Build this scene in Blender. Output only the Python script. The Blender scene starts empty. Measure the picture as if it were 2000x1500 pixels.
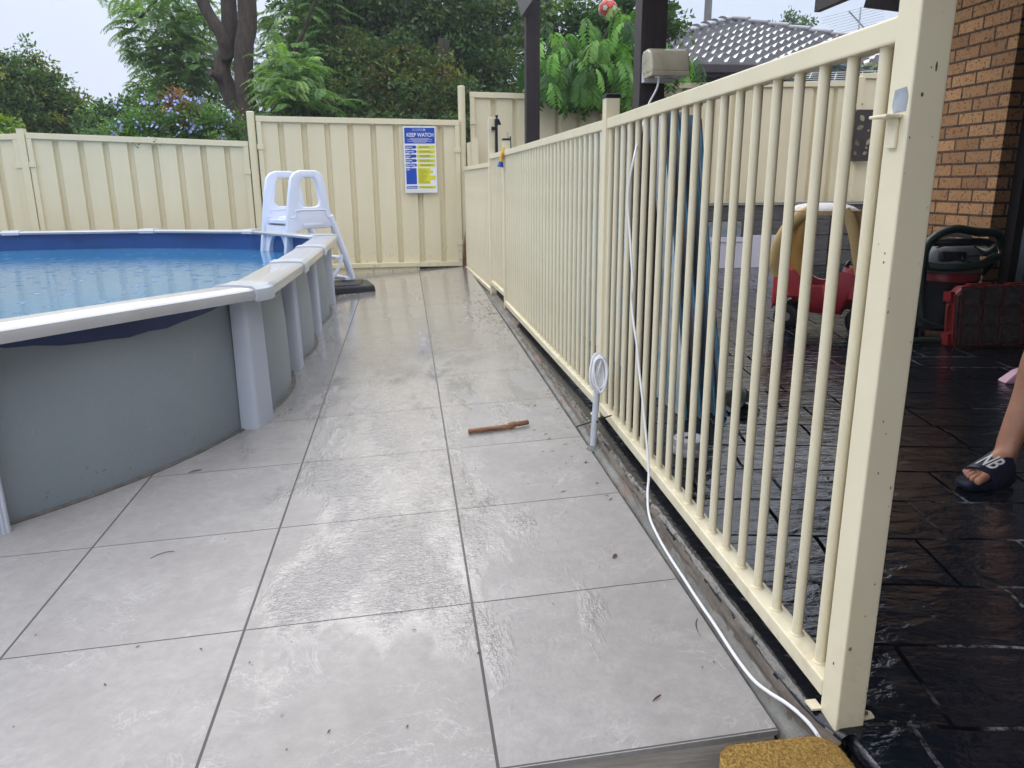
import bpy, bmesh, math, random
import numpy as np
from mathutils import Vector, Matrix
R_ = math.radians
scene = bpy.context.scene
COL = scene.collection

# ---------------------------------------------------------------- camera
def cam_axes(a, b, c):
    ca, sa = math.cos(a), math.sin(a); cb, sb = math.cos(b), math.sin(b); cc, sc = math.cos(c), math.sin(c)
    f = Vector((sa*cb, ca*cb, -sb)); r = Vector((ca, -sa, 0)); u = r.cross(f)
    return r*cc + u*sc, -r*sc + u*cc, f
cd = bpy.data.cameras.new('camera'); cam = bpy.data.objects.new('camera', cd); COL.objects.link(cam)
r_, u_, f_ = cam_axes(0.1337, 0.2583, -0.0076)
M = Matrix((r_, u_, -f_)).transposed().to_4x4(); M.translation = Vector((-0.1339, -1.8429, 1.1016))
cam.matrix_world = M
cd.sensor_width = 36; cd.lens = 36*1485.5/2000; cd.clip_start = 0.02; cd.clip_end = 3000
scene.camera = cam

# ---------------------------------------------------------------- sky, sun, exposure (overcast, raining)
SUN_EL, SUN_ROT = R_(34), R_(-14)
w = bpy.data.worlds.new('World'); scene.world = w; w.use_nodes = True
nt = w.node_tree; bg = nt.nodes['Background']
sky = nt.nodes.new('ShaderNodeTexSky'); sky.sky_type = 'NISHITA'; sky.sun_disc = False
sky.sun_elevation = SUN_EL; sky.sun_rotation = SUN_ROT; sky.air_density = 1.0; sky.dust_density = 4.0
tc = nt.nodes.new('ShaderNodeTexCoord'); ns = nt.nodes.new('ShaderNodeTexNoise'); ns.inputs['Scale'].default_value = 1.6; ns.inputs['Detail'].default_value = 5
cr = nt.nodes.new('ShaderNodeValToRGB'); cr.color_ramp.elements[0].position = .3; cr.color_ramp.elements[1].position = .7
cr.color_ramp.elements[0].color = (6.1, 7.2, 9.3, 1); cr.color_ramp.elements[1].color = (7.7, 8.6, 10.1, 1)
mx = nt.nodes.new('ShaderNodeMix'); mx.data_type = 'RGBA'; mx.inputs[0].default_value = .93
nt.links.new(tc.outputs['Generated'], ns.inputs['Vector']); nt.links.new(ns.outputs['Fac'], cr.inputs['Fac'])
nt.links.new(sky.outputs[0], mx.inputs[6]); nt.links.new(cr.outputs[0], mx.inputs[7]); sxyz = nt.nodes.new('ShaderNodeSeparateXYZ'); nt.links.new(tc.outputs['Generated'], sxyz.inputs[0])
# overcast sky: three times brighter overhead than at the horizon
mr = nt.nodes.new('ShaderNodeMapRange'); mr.inputs[1].default_value = .20; mr.inputs[3].default_value = 0; mr.inputs[4].default_value = 1; nt.links.new(sxyz.outputs[2], mr.inputs[0])
mc = nt.nodes.new('ShaderNodeMix'); mc.data_type = 'RGBA'; mc.inputs[6].default_value = (.82, .83, .85, 1); mc.inputs[7].default_value = (3.6, 3.2, 2.78, 1); nt.links.new(mr.outputs[0], mc.inputs[0])
vm = nt.nodes.new('ShaderNodeVectorMath'); vm.operation = 'MULTIPLY'; nt.links.new(mx.outputs[2], vm.inputs[0]); nt.links.new(mc.outputs[2], vm.inputs[1])
nt.links.new(vm.outputs[0], bg.inputs['Color'])
bg.inputs['Strength'].default_value = 0.1
sd = bpy.data.lights.new('sun', 'SUN'); sd.energy = .7; sd.angle = R_(36); sd.color = (1, .97, .92)
sun = bpy.data.objects.new('sun', sd); COL.objects.link(sun)
dv = Vector((math.sin(SUN_ROT)*math.cos(SUN_EL), math.cos(SUN_ROT)*math.cos(SUN_EL), math.sin(SUN_EL)))
sun.rotation_euler = dv.to_track_quat('Z', 'Y').to_euler()
scene.view_settings.view_transform = 'Standard'; scene.view_settings.look = 'None'
scene.view_settings.exposure = 0.30; scene.view_settings.gamma = 1; scene.view_settings.use_curve_mapping = False
scene.cycles.max_bounces = 8; scene.cycles.volume_bounces = 0

# ---------------------------------------------------------------- material helpers
class NT:
    def __init__(s, name):
        s.m = bpy.data.materials.new(name); s.m.use_nodes = True; s.t = s.m.node_tree
        s.b = s.t.nodes['Principled BSDF']; s.o = s.t.nodes['Material Output']
    def n(s, t, **k):
        x = s.t.nodes.new(t)
        for a, v in k.items():
            if a.startswith('i_'):
                q = a[2:]; q = int(q) if q.isdigit() else q.replace('_', ' ')
                x.inputs[q].default_value = v
            else: setattr(x, a, v)
        return x
    def l(s, a, b): s.t.links.new(a, b)
    def coord(s, scale=(1, 1, 1), rot=(0, 0, 0), loc=(0, 0, 0), src='Object'):
        c = s.n('ShaderNodeTexCoord'); m = s.n('ShaderNodeMapping')
        m.inputs['Scale'].default_value = scale; m.inputs['Rotation'].default_value = rot; m.inputs['Location'].default_value = loc
        s.l(c.outputs[src], m.inputs[0]); return m.outputs[0]
    def noise(s, vec, scale, detail=4, rough=.55, dist=0):
        x = s.n('ShaderNodeTexNoise'); x.inputs['Scale'].default_value = scale; x.inputs['Detail'].default_value = detail
        x.inputs['Roughness'].default_value = rough; x.inputs['Distortion'].default_value = dist
        s.l(vec, x.inputs['Vector']); return x.outputs['Fac']
    def ramp(s, fac, stops):
        x = s.n('ShaderNodeValToRGB'); e = x.color_ramp.elements
        while len(e) < len(stops): e.new(.5)
        for i, (p, c) in enumerate(stops):
            e[i].position = p; e[i].color = (c, c, c, 1) if isinstance(c, (int, float)) else (*c, 1)
        s.l(fac, x.inputs['Fac']); return x.outputs[0]
    def mix(s, f, a, b, mode='MIX'):
        x = s.n('ShaderNodeMix', data_type='RGBA', blend_type=mode)
        for i, v in ((0, f), (6, a), (7, b)):
            if hasattr(v, 'is_output'): s.l(v, x.inputs[i])
            elif isinstance(v, (int, float)): x.inputs[i].default_value = v if i == 0 else (v, v, v, 1)
            else: x.inputs[i].default_value = (*v, 1)
        return x.outputs[2]
    def math(s, op, a, b=0.0, c=None):
        x = s.n('ShaderNodeMath', operation=op)
        for i, v in enumerate((a, b) if c is None else (a, b, c)):
            if hasattr(v, 'is_output'): s.l(v, x.inputs[i])
            else: x.inputs[i].default_value = v
        return x.outputs[0]
    def bump(s, h, strength=.3, dist=.01, nrm=None):
        x = s.n('ShaderNodeBump'); x.inputs['Strength'].default_value = strength; x.inputs['Distance'].default_value = dist
        s.l(h, x.inputs['Height'])
        if nrm is not None: s.l(nrm, x.inputs['Normal'])
        s.l(x.outputs[0], s.b.inputs['Normal']); return x.outputs[0]
    def set(s, **k):
        for a, v in k.items():
            i = s.b.inputs[a.replace('_', ' ')]
            if hasattr(v, 'is_output'): s.l(v, i)
            elif isinstance(v, tuple): i.default_value = (*v, 1)
            else: i.default_value = v
def paint(name, c, rough=.45, var=.12, scale=6, bump=.05, bscale=60, dirt=None, dirt_amt=(.55, .75), coat=0, metal=0):
    m = NT(name); v = m.coord(); n1 = m.noise(v, scale, 5)
    col = m.mix(m.ramp(n1, [(.3, 0.0), (.7, 1.0)]), tuple(x*(1-var) for x in c), tuple(min(1, x*(1+var*.5)) for x in c))
    if dirt:
        n2 = m.noise(v, scale*1.7, 8, .7, .6)
        col = m.mix(m.ramp(n2, [(dirt_amt[0], 0.0), (dirt_amt[1], 1.0)]), col, dirt)
    m.set(Base_Color=col, Roughness=rough, Metallic=metal)
    m.l(m.ramp(m.noise(v, scale*2.3, 3), [(.3, rough*.8), (.7, min(1, rough*1.25))]), m.b.inputs['Roughness'])
    if coat: m.set(Coat_Weight=coat, Coat_Roughness=.08)
    if bump: m.bump(m.noise(v, bscale, 4), bump, .004)
    return m.m

# ---------------------------------------------------------------- mesh + object helpers
ORG = {}
def org(p):
    return ORG.get(p.name, Vector((0, 0, 0))) if p else Vector((0, 0, 0))
class MB:
    def __init__(s): s.v = []; s.f = []; s.mi = []; s.cur = 0
    def add(s, vs, fs):
        o = len(s.v); s.v += [tuple(x) for x in vs]
        for f in fs: s.f.append(tuple(i+o for i in f)); s.mi.append(s.cur)
        return s
    def hexa(s, p):   # 8 points: bottom 4 ccw, top 4 ccw
        return s.add(p, [(3, 2, 1, 0), (4, 5, 6, 7), (0, 1, 5, 4), (1, 2, 6, 5), (2, 3, 7, 6), (3, 0, 4, 7)])
    def box(s, x0, y0, z0, x1, y1, z1):
        return s.hexa([(x0, y0, z0), (x1, y0, z0), (x1, y1, z0), (x0, y1, z0), (x0, y0, z1), (x1, y0, z1), (x1, y1, z1), (x0, y1, z1)])
    def bar(s, a, b, w, h, up=(0, 0, 1)):   # box beam from a to b; w sideways, h along up
        a, b, up = Vector(a), Vector(b), Vector(up); d = (b-a).normalized(); sd_ = d.cross(up).normalized(); up2 = sd_.cross(d)
        q = [a - sd_*w/2 - up2*h/2, a + sd_*w/2 - up2*h/2, b + sd_*w/2 - up2*h/2, b - sd_*w/2 - up2*h/2]
        return s.hexa(q + [x + up2*h for x in q])
    def tube(s, pts, r, n=10, cap=True, flat=(1, 1), up=(0, 0, 1)):
        pts = [Vector(p) for p in pts]; rr = r if isinstance(r, (list, tuple)) else [r]*len(pts); o = len(s.v); prev = None
        for i, p in enumerate(pts):
            t = (pts[min(i+1, len(pts)-1)] - pts[max(i-1, 0)]).normalized()
            if prev is None:
                u = Vector(up); u = Vector((1, 0, 0)) if abs(u.dot(t)) > .95 else u
                sx = t.cross(u).normalized()
            else: sx = (prev - t*prev.dot(t)).normalized()
            prev = sx; sy = sx.cross(t)
            for k in range(n):
                a = 2*math.pi*k/n
                s.v.append(tuple(p + sx*math.cos(a)*rr[i]*flat[0] + sy*math.sin(a)*rr[i]*flat[1]))
        for i in range(len(pts)-1):
            for k in range(n):
                a = o+i*n+k; b = o+i*n+(k+1) % n
                s.f.append((a, b, b+n, a+n)); s.mi.append(s.cur)
        if cap:
            s.f.append(tuple(o+k for k in range(n))[::-1]); s.f.append(tuple(o+(len(pts)-1)*n+k for k in range(n))); s.mi += [s.cur]*2
        return s
    def lathe(s, prof, n=32, c=(0, 0, 0)):
        o = len(s.v)
        for r, z in prof:
            for k in range(n):
                a = 2*math.pi*k/n; s.v.append((c[0]+r*math.cos(a), c[1]+r*math.sin(a), c[2]+z))
        for i in range(len(prof)-1):
            for k in range(n):
                a = o+i*n+k; b = o+i*n+(k+1) % n; s.f.append((a, b, b+n, a+n)); s.mi.append(s.cur)
        return s
    def prism(s, poly, ext, base=None):   # poly: list of 3-D pts (planar), ext: vector
        n = len(poly); e = Vector(ext); p = [Vector(x) for x in poly]; q = [x+e for x in p]
        return s.add(p+q, [tuple(range(n))[::-1], tuple(range(n, 2*n))] + [(i, (i+1) % n, n+(i+1) % n, n+i) for i in range(n)])
    def grid(s, fn, nu, nv, wrap=False):
        o = len(s.v)
        for j in range(nv+1):
            for i in range(nu+1): s.v.append(tuple(fn(i/nu, j/nv)))
        for j in range(nv):
            for i in range(nu):
                a = o+j*(nu+1)+i; s.f.append((a, a+1, a+nu+2, a+nu+1)); s.mi.append(s.cur)
        return s
    def build(s, name, mat, parent=None, smooth=False, bevel=0, loc=None, segs=2, auto=None):
        me = bpy.data.meshes.new(name); off = org(parent) if parent else (Vector(loc) if loc else Vector((0, 0, 0)))
        me.from_pydata([(x-off.x, y-off.y, z-off.z) for x, y, z in s.v], [], s.f)
        bm = bmesh.new(); bm.from_mesh(me)
        if bevel: bmesh.ops.remove_doubles(bm, verts=bm.verts, dist=1e-5)
        bmesh.ops.recalc_face_normals(bm, faces=bm.faces)
        if bevel:
            ed = [e for e in bm.edges if len(e.link_faces) == 2 and e.calc_face_angle(0) > R_(35)]
            bmesh.ops.bevel(bm, geom=ed, offset=bevel, segments=segs, affect='EDGES', profile=.6, clamp_overlap=True)
        bm.to_mesh(me); bm.free()
        mats = mat if isinstance(mat, (list, tuple)) else [mat]
        for m in mats: me.materials.append(m)
        if len(mats) > 1 and not bevel: me.polygons.foreach_set('material_index', s.mi)
        if smooth: me.polygons.foreach_set('use_smooth', [True]*len(me.polygons))
        if smooth and auto is None: auto = 40
        ob = bpy.data.objects.new(name, me); COL.objects.link(ob)
        if parent: ob.parent = parent; ORG[ob.name] = off
        elif loc: ob.location = off; ORG[ob.name] = off
        if smooth and auto: me.set_sharp_from_angle(angle=R_(auto))
        return ob
def tag(o, label=None, cat=None, group=None, kind=None):
    for k, v in (('label', label), ('category', cat), ('group', group), ('kind', kind)):
        if v: o[k] = v
    return o
def thing(name, label, cat, loc=(0, 0, 0), group=None, rot=None):
    o = bpy.data.objects.new(name, None); COL.objects.link(o); o.empty_display_size = .1; o.location = loc
    if rot: o.rotation_euler = rot; ORG[o.name] = Vector((0, 0, 0))
    else: ORG[o.name] = Vector(loc)
    return tag(o, label, cat, group)
def copy_tree(o, parent=None):
    c = o.copy(); COL.objects.link(c)
    if parent: c.parent = parent
    for ch in list(o.children): copy_tree(ch, c)
    return c
def text_mesh(txt, size, extrude=.0004, shear=0, bold=0):
    cu = bpy.data.curves.new('lettering', 'FONT'); cu.body = txt; cu.size = size; cu.extrude = extrude; cu.shear = shear; cu.offset = bold
    cu.align_x = 'LEFT'; cu.align_y = 'CENTER'
    ob = bpy.data.objects.new('lettering', cu); COL.objects.link(ob)
    dg = bpy.context.evaluated_depsgraph_get(); dg.update()
    me = bpy.data.meshes.new_from_object(ob.evaluated_get(dg)); bpy.data.objects.remove(ob)
    return me
def spline(pts, n=8):   # catmull-rom
    P = [Vector(p) for p in pts]; P = [P[0]*2-P[1]] + P + [P[-1]*2-P[-2]]; out = []
    for i in range(1, len(P)-2):
        for k in range(n):
            t = k/n; a, b, c, d = P[i-1:i+3]
            out.append(.5*((2*b)+(c-a)*t+(2*a-5*b+4*c-d)*t*t+(3*b-a-3*c+d)*t**3))
    out.append(P[-2]); return out
DSX, DSY = .045, .0151
def dz(x, y): return DSX*x + DSY*y      # height of the sloping tiled deck

# ---------------------------------------------------------------- materials
CREAM = (.66, .60, .42)
M_fence = NT('cream_steel'); v = M_fence.coord()
c = M_fence.mix(M_fence.ramp(M_fence.noise(M_fence.coord((1, 1, .25)), 2.2, 6, .6), [(.3, 0.0), (.75, 1.0)]), (.69, .615, .41), (.77, .69, .475))
sp = M_fence.ramp(M_fence.noise(M_fence.coord((1, 1, .5)), 38, 4, .65), [(.60, 0.0), (.68, .8)])
low = M_fence.n('ShaderNodeMapRange', i_1=.40, i_2=.02); sx_ = M_fence.n('ShaderNodeSeparateXYZ'); M_fence.l(v, sx_.inputs[0]); M_fence.l(sx_.outputs[2], low.inputs[0])
c = M_fence.mix(M_fence.math('MULTIPLY', sp, low.outputs[0]), c, (.16, .13, .08))
st = M_fence.ramp(M_fence.noise(M_fence.coord((5, 5, .35)), 3, 5, .7), [(.60, 0.0), (.80, .25)])
c = M_fence.mix(st, c, (.46, .40, .26))
M_fence.set(Base_Color=c, Roughness=.42); M_fence.bump(M_fence.noise(v, 3, 3), .25, .02); M_fence = M_fence.m
M_rail = NT('cream_powder_coat'); v = M_rail.coord()
c = M_rail.mix(M_rail.ramp(M_rail.noise(v, 5, 5), [(.3, 0.0), (.7, 1.0)]), (.78, .705, .50), (.84, .77, .56))
c = M_rail.mix(M_rail.ramp(M_rail.noise(v, 55, 4, .6), [(.70, 0.0), (.76, .6)]), c, (.33, .25, .14))
s3 = M_rail.n('ShaderNodeSeparateXYZ'); M_rail.l(v, s3.inputs[0])
rl = M_rail.n('ShaderNodeMapRange', i_1=.24, i_2=.10); M_rail.l(s3.outputs[2], rl.inputs[0])
c = M_rail.mix(M_rail.math('MULTIPLY', M_rail.ramp(M_rail.noise(v, 14, 6, .7), [(.48, 0.0), (.75, .5)]), rl.outputs[0]), c, (.48, .37, .20))
M_rail.set(Base_Color=c, Roughness=.36); M_rail.bump(M_rail.noise(v, 90, 2), .04, .002); M_rail = M_rail.m

def deck_mat():
    m = NT('wet_porcelain_tile'); v = m.coord(); s = m.n('ShaderNodeSeparateXYZ'); m.l(v, s.inputs[0])
    X, Y = s.outputs[0], s.outputs[1]
    def joint(c_, half):
        d = m.math('PINGPONG', c_, .3)           # distance to nearest multiple of .6
        return m.math('LESS_THAN', d, half), d
    jx, dx = joint(X, .0034); jy, dy = joint(Y, .0021)
    j = m.math('MAXIMUM', jx, jy)
    cx = m.math('FLOOR', m.math('DIVIDE', X, .6)); cy = m.math('FLOOR', m.math('DIVIDE', Y, .6))
    cb = m.n('ShaderNodeCombineXYZ'); m.l(cx, cb.inputs[0]); m.l(cy, cb.inputs[1])
    wn = m.n('ShaderNodeTexWhiteNoise', noise_dimensions='3D'); m.l(cb.outputs[0], wn.inputs['Vector'])
    ofs = m.n('ShaderNodeVectorMath', operation='SCALE'); m.l(wn.outputs['Color'], ofs.inputs[0]); ofs.inputs['Scale'].default_value = 7
    ad = m.n('ShaderNodeVectorMath', operation='ADD'); m.l(v, ad.inputs[0]); m.l(ofs.outputs[0], ad.inputs[1]); tv = ad.outputs[0]
    base = m.mix(m.ramp(m.noise(tv, 3.2, 8, .62), [(.36, 0.0), (.64, 1.0)]), (.303, .283, .268), (.368, .346, .330))
    base = m.mix(m.ramp(m.noise(tv, 26, 8, .7), [(.35, .55), (.68, 0.0)]), base, (.225, .215, .207))
    # thin pale veins
    for sc, di, wd, am in ((2.2, 1.6, .006, .75), (5.5, 2.2, .009, .5), (14, 1.5, .012, .25)):
        n = m.noise(tv, sc, 7, .62, di); e = m.math('ABSOLUTE', m.math('SUBTRACT', n, .5))
        base = m.mix(m.math('MULTIPLY', m.ramp(e, [(0, 1.0), (wd, 0.0)]), m.ramp(m.noise(tv, 4, 3), [(.48, 0.0), (.62, am)])), base, (.50, .49, .48))
    base = m.mix(m.math('MULTIPLY', wn.outputs['Value'], .22), base, (.335, .325, .32))
    # grime towards the far end and along the joints
    g = m.ramp(m.noise(v, 9, 8, .75, .4), [(.58, 0.0), (.70, .5)])
    fy = m.n('ShaderNodeMapRange', i_1=3.0, i_2=7.0); m.l(Y, fy.inputs[0])
    base = m.mix(m.math('MULTIPLY', g, fy.outputs[0]), base, (.22, .18, .13))
    base = m.mix(j, base, (.085, .08, .075))
    sw = m.noise(v, 210, 2, .5); base = m.mix(m.ramp(sw, [(.78, 0.0), (.80, .8)]), base, (.06, .05, .04))
    # water film: a band down the middle and most of the far half
    ax = m.n('ShaderNodeMath', operation='SUBTRACT'); m.l(X, ax.inputs[0])
    ax = m.math('ABSOLUTE', m.math('ADD', X, .20))
    band = m.n('ShaderNodeMapRange', i_1=.62, i_2=.12, clamp=True); m.l(ax, band.inputs[0])
    far = m.n('ShaderNodeMapRange', i_1=.9, i_2=2.6, clamp=True); m.l(Y, far.inputs[0])
    ny2 = m.n('ShaderNodeMapRange', i_1=-.45, i_2=.1, clamp=True); m.l(Y, ny2.inputs[0])
    pot = m.math('MAXIMUM', m.math('MULTIPLY', m.math('MULTIPLY', band.outputs[0], ny2.outputs[0]), .95), far.outputs[0])
    pn = m.noise(m.coord((1.5, .5, 1)), 3.2, 6, .62, .3)
    wet = m.ramp(m.math('ADD', m.math('MULTIPLY', pot, .5), m.math('MULTIPLY', m.math('SUBTRACT', pn, .5), 1.25)), [(.20, 0.0), (.40, 1.0)])
    base = m.mix(m.math('MULTIPLY', wet, .22), base, (.21, .20, .195))
    m.set(Base_Color=base)
    dryr = m.ramp(m.noise(v, 5, 4), [(.3, .34), (.7, .50)])
    m.l(m.mix(j, m.mix(wet, dryr, .035), .7), m.b.inputs['Roughness'])
    m.l(m.math('MULTIPLY', m.math('MULTIPLY', wet, .75), m.math('SUBTRACT', 1.0, m.math('MULTIPLY', j, .85))), m.b.inputs['Coat Weight']); m.set(Coat_Roughness=.02, Coat_IOR=1.50, IOR=1.45)
    # ripples in the film, fine stone texture elsewhere
    rp = m.noise(m.coord((.8, 1.35, 1)), 48, 3, .5, 1.6); rp2 = m.noise(m.coord((.8, 1.5, 1)), 120, 2, .5, 1.0)
    rip = m.math('ADD', m.math('MULTIPLY', rp, .8), m.math('MULTIPLY', rp2, .35))
    rain = m.ramp(m.noise(m.coord((2.4, .8, 1)), 2.2, 4), [(.38, .25), (.56, 1.0)])
    nearf = m.n('ShaderNodeMapRange', i_1=3.6, i_2=1.2); m.l(Y, nearf.inputs[0]); nearf.inputs[3].default_value = .12; nearf.inputs[4].default_value = 1
    hh = m.math('MULTIPLY', m.math('MULTIPLY', rip, nearf.outputs[0]), m.math('MULTIPLY', wet, rain))
    stn = m.math('MULTIPLY', m.noise(tv, 60, 5, .6), m.math('SUBTRACT', .35, m.math('MULTIPLY', wet, .28)))
    h = m.math('SUBTRACT', m.math('ADD', m.math('MULTIPLY', hh, 1.7), stn), m.math('MULTIPLY', j, 1.2))
    bn = m.bump(h, .8, .0045); m.l(bn, m.b.inputs['Coat Normal'])
    return m.m
M_deck = deck_mat()

def patio_mat():
    m = NT('black_stamped_concrete'); v = m.coord(rot=(0, 0, R_(11)))
    wv = m.noise(v, 3, 4); wob = m.n('ShaderNodeVectorMath', operation='SCALE'); nn = m.n('ShaderNodeTexNoise'); nn.inputs['Scale'].default_value = 7; m.l(v, nn.inputs['Vector'])
    m.l(nn.outputs['Color'], wob.inputs[0]); wob.inputs['Scale'].default_value = .022
    ad = m.n('ShaderNodeVectorMath', operation='ADD'); m.l(v, ad.inputs[0]); m.l(wob.outputs[0], ad.inputs[1])
    br = m.n('ShaderNodeTexBrick'); m.l(ad.outputs[0], br.inputs['Vector'])
    br.offset = .5; br.squash = .62; br.squash_frequency = 2
    for k, x in (('Scale', 1), ('Mortar Size', .0065), ('Mortar Smooth', .35), ('Brick Width', .46), ('Row Height', .27), ('Bias', 0)): br.inputs[k].default_value = x
    br.inputs['Color1'].default_value = (.0, .0, .0, 1); br.inputs['Color2'].default_value = (1, 1, 1, 1)
    j = br.outputs['Fac']
    base = m.mix(m.ramp(m.noise(v, 4, 6, .7), [(.3, 0.0), (.7, 1.0)]), (.003, .005, .009), (.008, .011, .017))
    base = m.mix(m.ramp(m.noise(v, 1.3, 4), [(.60, 0.0), (.8, .4)]), base, (.012, .010, .010))
    # worn, salt-white joints and scuffs
    sc = m.math('MULTIPLY', j, m.ramp(m.noise(v, 2.1, 3), [(.50, 0.0), (.60, 1.0)]))
    sc = m.math('MULTIPLY', sc, m.ramp(m.noise(v, 60, 5, .8), [(.42, 0.0), (.6, 1.0)]))
    base = m.mix(m.math('MULTIPLY', j, .8), base, (.003, .003, .004))
    base = m.mix(m.math('MULTIPLY', sc, .75), base, (.36, .36, .37))
    spk = m.math('MULTIPLY', m.ramp(m.noise(v, 75, 6, .75, 1.0), [(.63, 0.0), (.70, 1.0)]), m.ramp(m.noise(v, 3.1, 4), [(.50, 0.0), (.62, .8)]))
    base = m.mix(m.math('MULTIPLY', spk, .55), base, (.26, .26, .28))
    m.set(Base_Color=base, Specular_IOR_Level=.5, Coat_Weight=.25, Coat_Roughness=.05, Coat_IOR=1.45)
    m.l(m.ramp(m.noise(v, 6, 5, .7), [(.35, .05), (.68, .26)]), m.b.inputs['Roughness'])
    sl = m.noise(m.coord((1, 2.0, 1), rot=(0, 0, R_(30))), 9, 4, .5, .35); sl2 = m.noise(v, 38, 4, .6)
    h = m.math('ADD', m.math('MULTIPLY', sl, .85), m.math('MULTIPLY', sl2, .10))
    h = m.math('SUBTRACT', h, m.math('MULTIPLY', j, 1.6))
    m.l(m.math('MULTIPLY', m.math('SUBTRACT', 1.0, j), .34), m.b.inputs['Specular IOR Level']); m.l(m.math('MULTIPLY', m.math('SUBTRACT', 1.0, j), m.ramp(m.noise(v, 1.7, 4), [(.4, .05), (.65, .35)])), m.b.inputs['Coat Weight'])
    bn = m.bump(h, 1.0, .010); m.l(bn, m.b.inputs['Coat Normal'])
    return m.m
M_patio = patio_mat()

def concrete_mat(name, a, b, c3, sc=9):
    m = NT(name); v = m.coord()
    base = m.mix(m.ramp(m.noise(v, sc, 8, .7), [(.35, 0.0), (.65, 1.0)]), a, b)
    base = m.mix(m.ramp(m.noise(m.coord((1, .35, 1)), sc*1.2, 6, .7, .5), [(.55, 0.0), (.62, .85)]), base, c3)
    base = m.mix(m.ramp(m.noise(v, sc*6, 5, .75), [(.62, 0.0), (.70, .8)]), base, (.05, .045, .04))
    m.set(Base_Color=base, Roughness=.75); m.bump(m.noise(v, 40, 8, .75), .8, .008); return m.m
M_conc = concrete_mat('rough_mortar', (.15, .145, .13), (.27, .265, .24), (.20, .14, .10))
M_kerbface = concrete_mat('chipped_slab_edge', (.10, .082, .065), (.20, .17, .135), (.27, .17, .125), 7)
M_black = paint('black_paint_lip', (.006, .007, .011), .16, .4, 12, .9, 35, (.11, .12, .14), (.72, .80))

def timber_mat(name, a, b, sc=(14, 14, .8), rough=.55, bump=.5, sc2=6):
    m = NT(name); v = m.coord(sc)
    base = m.mix(m.ramp(m.noise(v, sc2, 6, .7, .5), [(.3, 0.0), (.7, 1.0)]), a, b)
    m.set(Base_Color=base, Roughness=rough); m.bump(m.noise(v, sc2*2, 6, .7), bump, .004); return m.m
M_post = timber_mat('dark_stained_timber', (.018, .012, .014), (.040, .028, .030))
M_beam = timber_mat('grey_purple_timber', (.075, .065, .075), (.11, .098, .108), (1, 14, 14))
M_bark = timber_mat('bark', (.020, .014, .011), (.095, .066, .050), (5, 5, 1.2), .85, 1.0, 6)
M_barkd = timber_mat('dark_bark', (.035, .03, .022), (.085, .07, .055), (5, 5, 1.2), .85, .8, 6)
M_sleeper = timber_mat('weathered_sleeper', (.045, .044, .042), (.15, .145, .14), (1.5, 10, 14), .7, .9, 4)
M_stick = timber_mat('peeled_stick', (.12, .045, .022), (.42, .21, .11), (4, 30, 30), .6, .6, 3)

M_poolwall = NT('pool_wall_steel'); v = M_poolwall.coord()
c = M_poolwall.mix(M_poolwall.ramp(M_poolwall.noise(v, 1.4, 4), [(.3, 0.0), (.7, 1.0)]), (.205, .243, .272), (.255, .292, .315))
c = M_poolwall.mix(M_poolwall.ramp(M_poolwall.noise(M_poolwall.coord((1, 1, .4)), 24, 5, .7), [(.64, 0.0), (.72, .45)]), c, (.36, .39, .41))
s3 = M_poolwall.n('ShaderNodeSeparateXYZ'); M_poolwall.l(v, s3.inputs[0]); rl = M_poolwall.n('ShaderNodeMapRange', i_1=.14, i_2=-.05); M_poolwall.l(s3.outputs[2], rl.inputs[0])
c = M_poolwall.mix(M_poolwall.math('MULTIPLY', M_poolwall.ramp(M_poolwall.noise(v, 42, 3, .6), [(.66, 0.0), (.70, .9)]), rl.outputs[0]), c, (.03, .03, .03))
M_poolwall.set(Base_Color=c, Roughness=.36)
uvw = M_poolwall.n('ShaderNodeUVMap'); wvt = M_poolwall.n('ShaderNodeTexWave', wave_type='BANDS', bands_direction='X', i_Scale=32.0); M_poolwall.l(uvw.outputs[0], wvt.inputs['Vector'])
M_poolwall.bump(wvt.outputs['Fac'], .28, .003); M_poolwall = M_poolwall.m
M_postp = NT('pool_upright_resin'); v = M_postp.coord()
c = M_postp.mix(M_postp.ramp(M_postp.noise(v, 2, 4), [(.3, 0.0), (.7, 1.0)]), (.46, .50, .57), (.53, .57, .64))
M_postp.set(Base_Color=c, Roughness=.4); M_postp = M_postp.m
def rim_mat():
    m = NT('pool_rim_resin'); v = m.coord(); c = m.mix(m.ramp(m.noise(v, 3, 5), [(.3, 0.0), (.7, 1.0)]), (.42, .42, .425), (.50, .50, .505))
    dr = m.noise(v, 130, 2, .4); m.set(Base_Color=c, Coat_Weight=.7, Coat_Roughness=.06, Roughness=.3)
    drops = m.ramp(dr, [(.66, 0.0), (.72, 1.0)])
    s = m.n('ShaderNodeSeparateXYZ'); m.l(v, s.inputs[0])
    gro = m.math('PINGPONG', s.outputs[2], .0055)
    h = m.math('ADD', m.math('MULTIPLY', drops, .5), m.math('MULTIPLY', gro, 60)); bn = m.bump(h, .25, .002); m.l(bn, m.b.inputs['Coat Normal']); return m.m
M_rim = rim_mat()
M_cap = paint('pool_cap_resin', (.49, .52, .57), .35, .08, 5, .1, 120, coat=.5)
M_liner = paint('pool_liner_blue', (.012, .075, .27), .35, .25, 3, .2, 8)
M_navy = paint('liner_overlap_navy', (.012, .03, .12), .4, .3, 4, .3, 10)
M_ladder = paint('ladder_white_plastic', (.70, .74, .86), .35, .05, 4, .03, 60)
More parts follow.
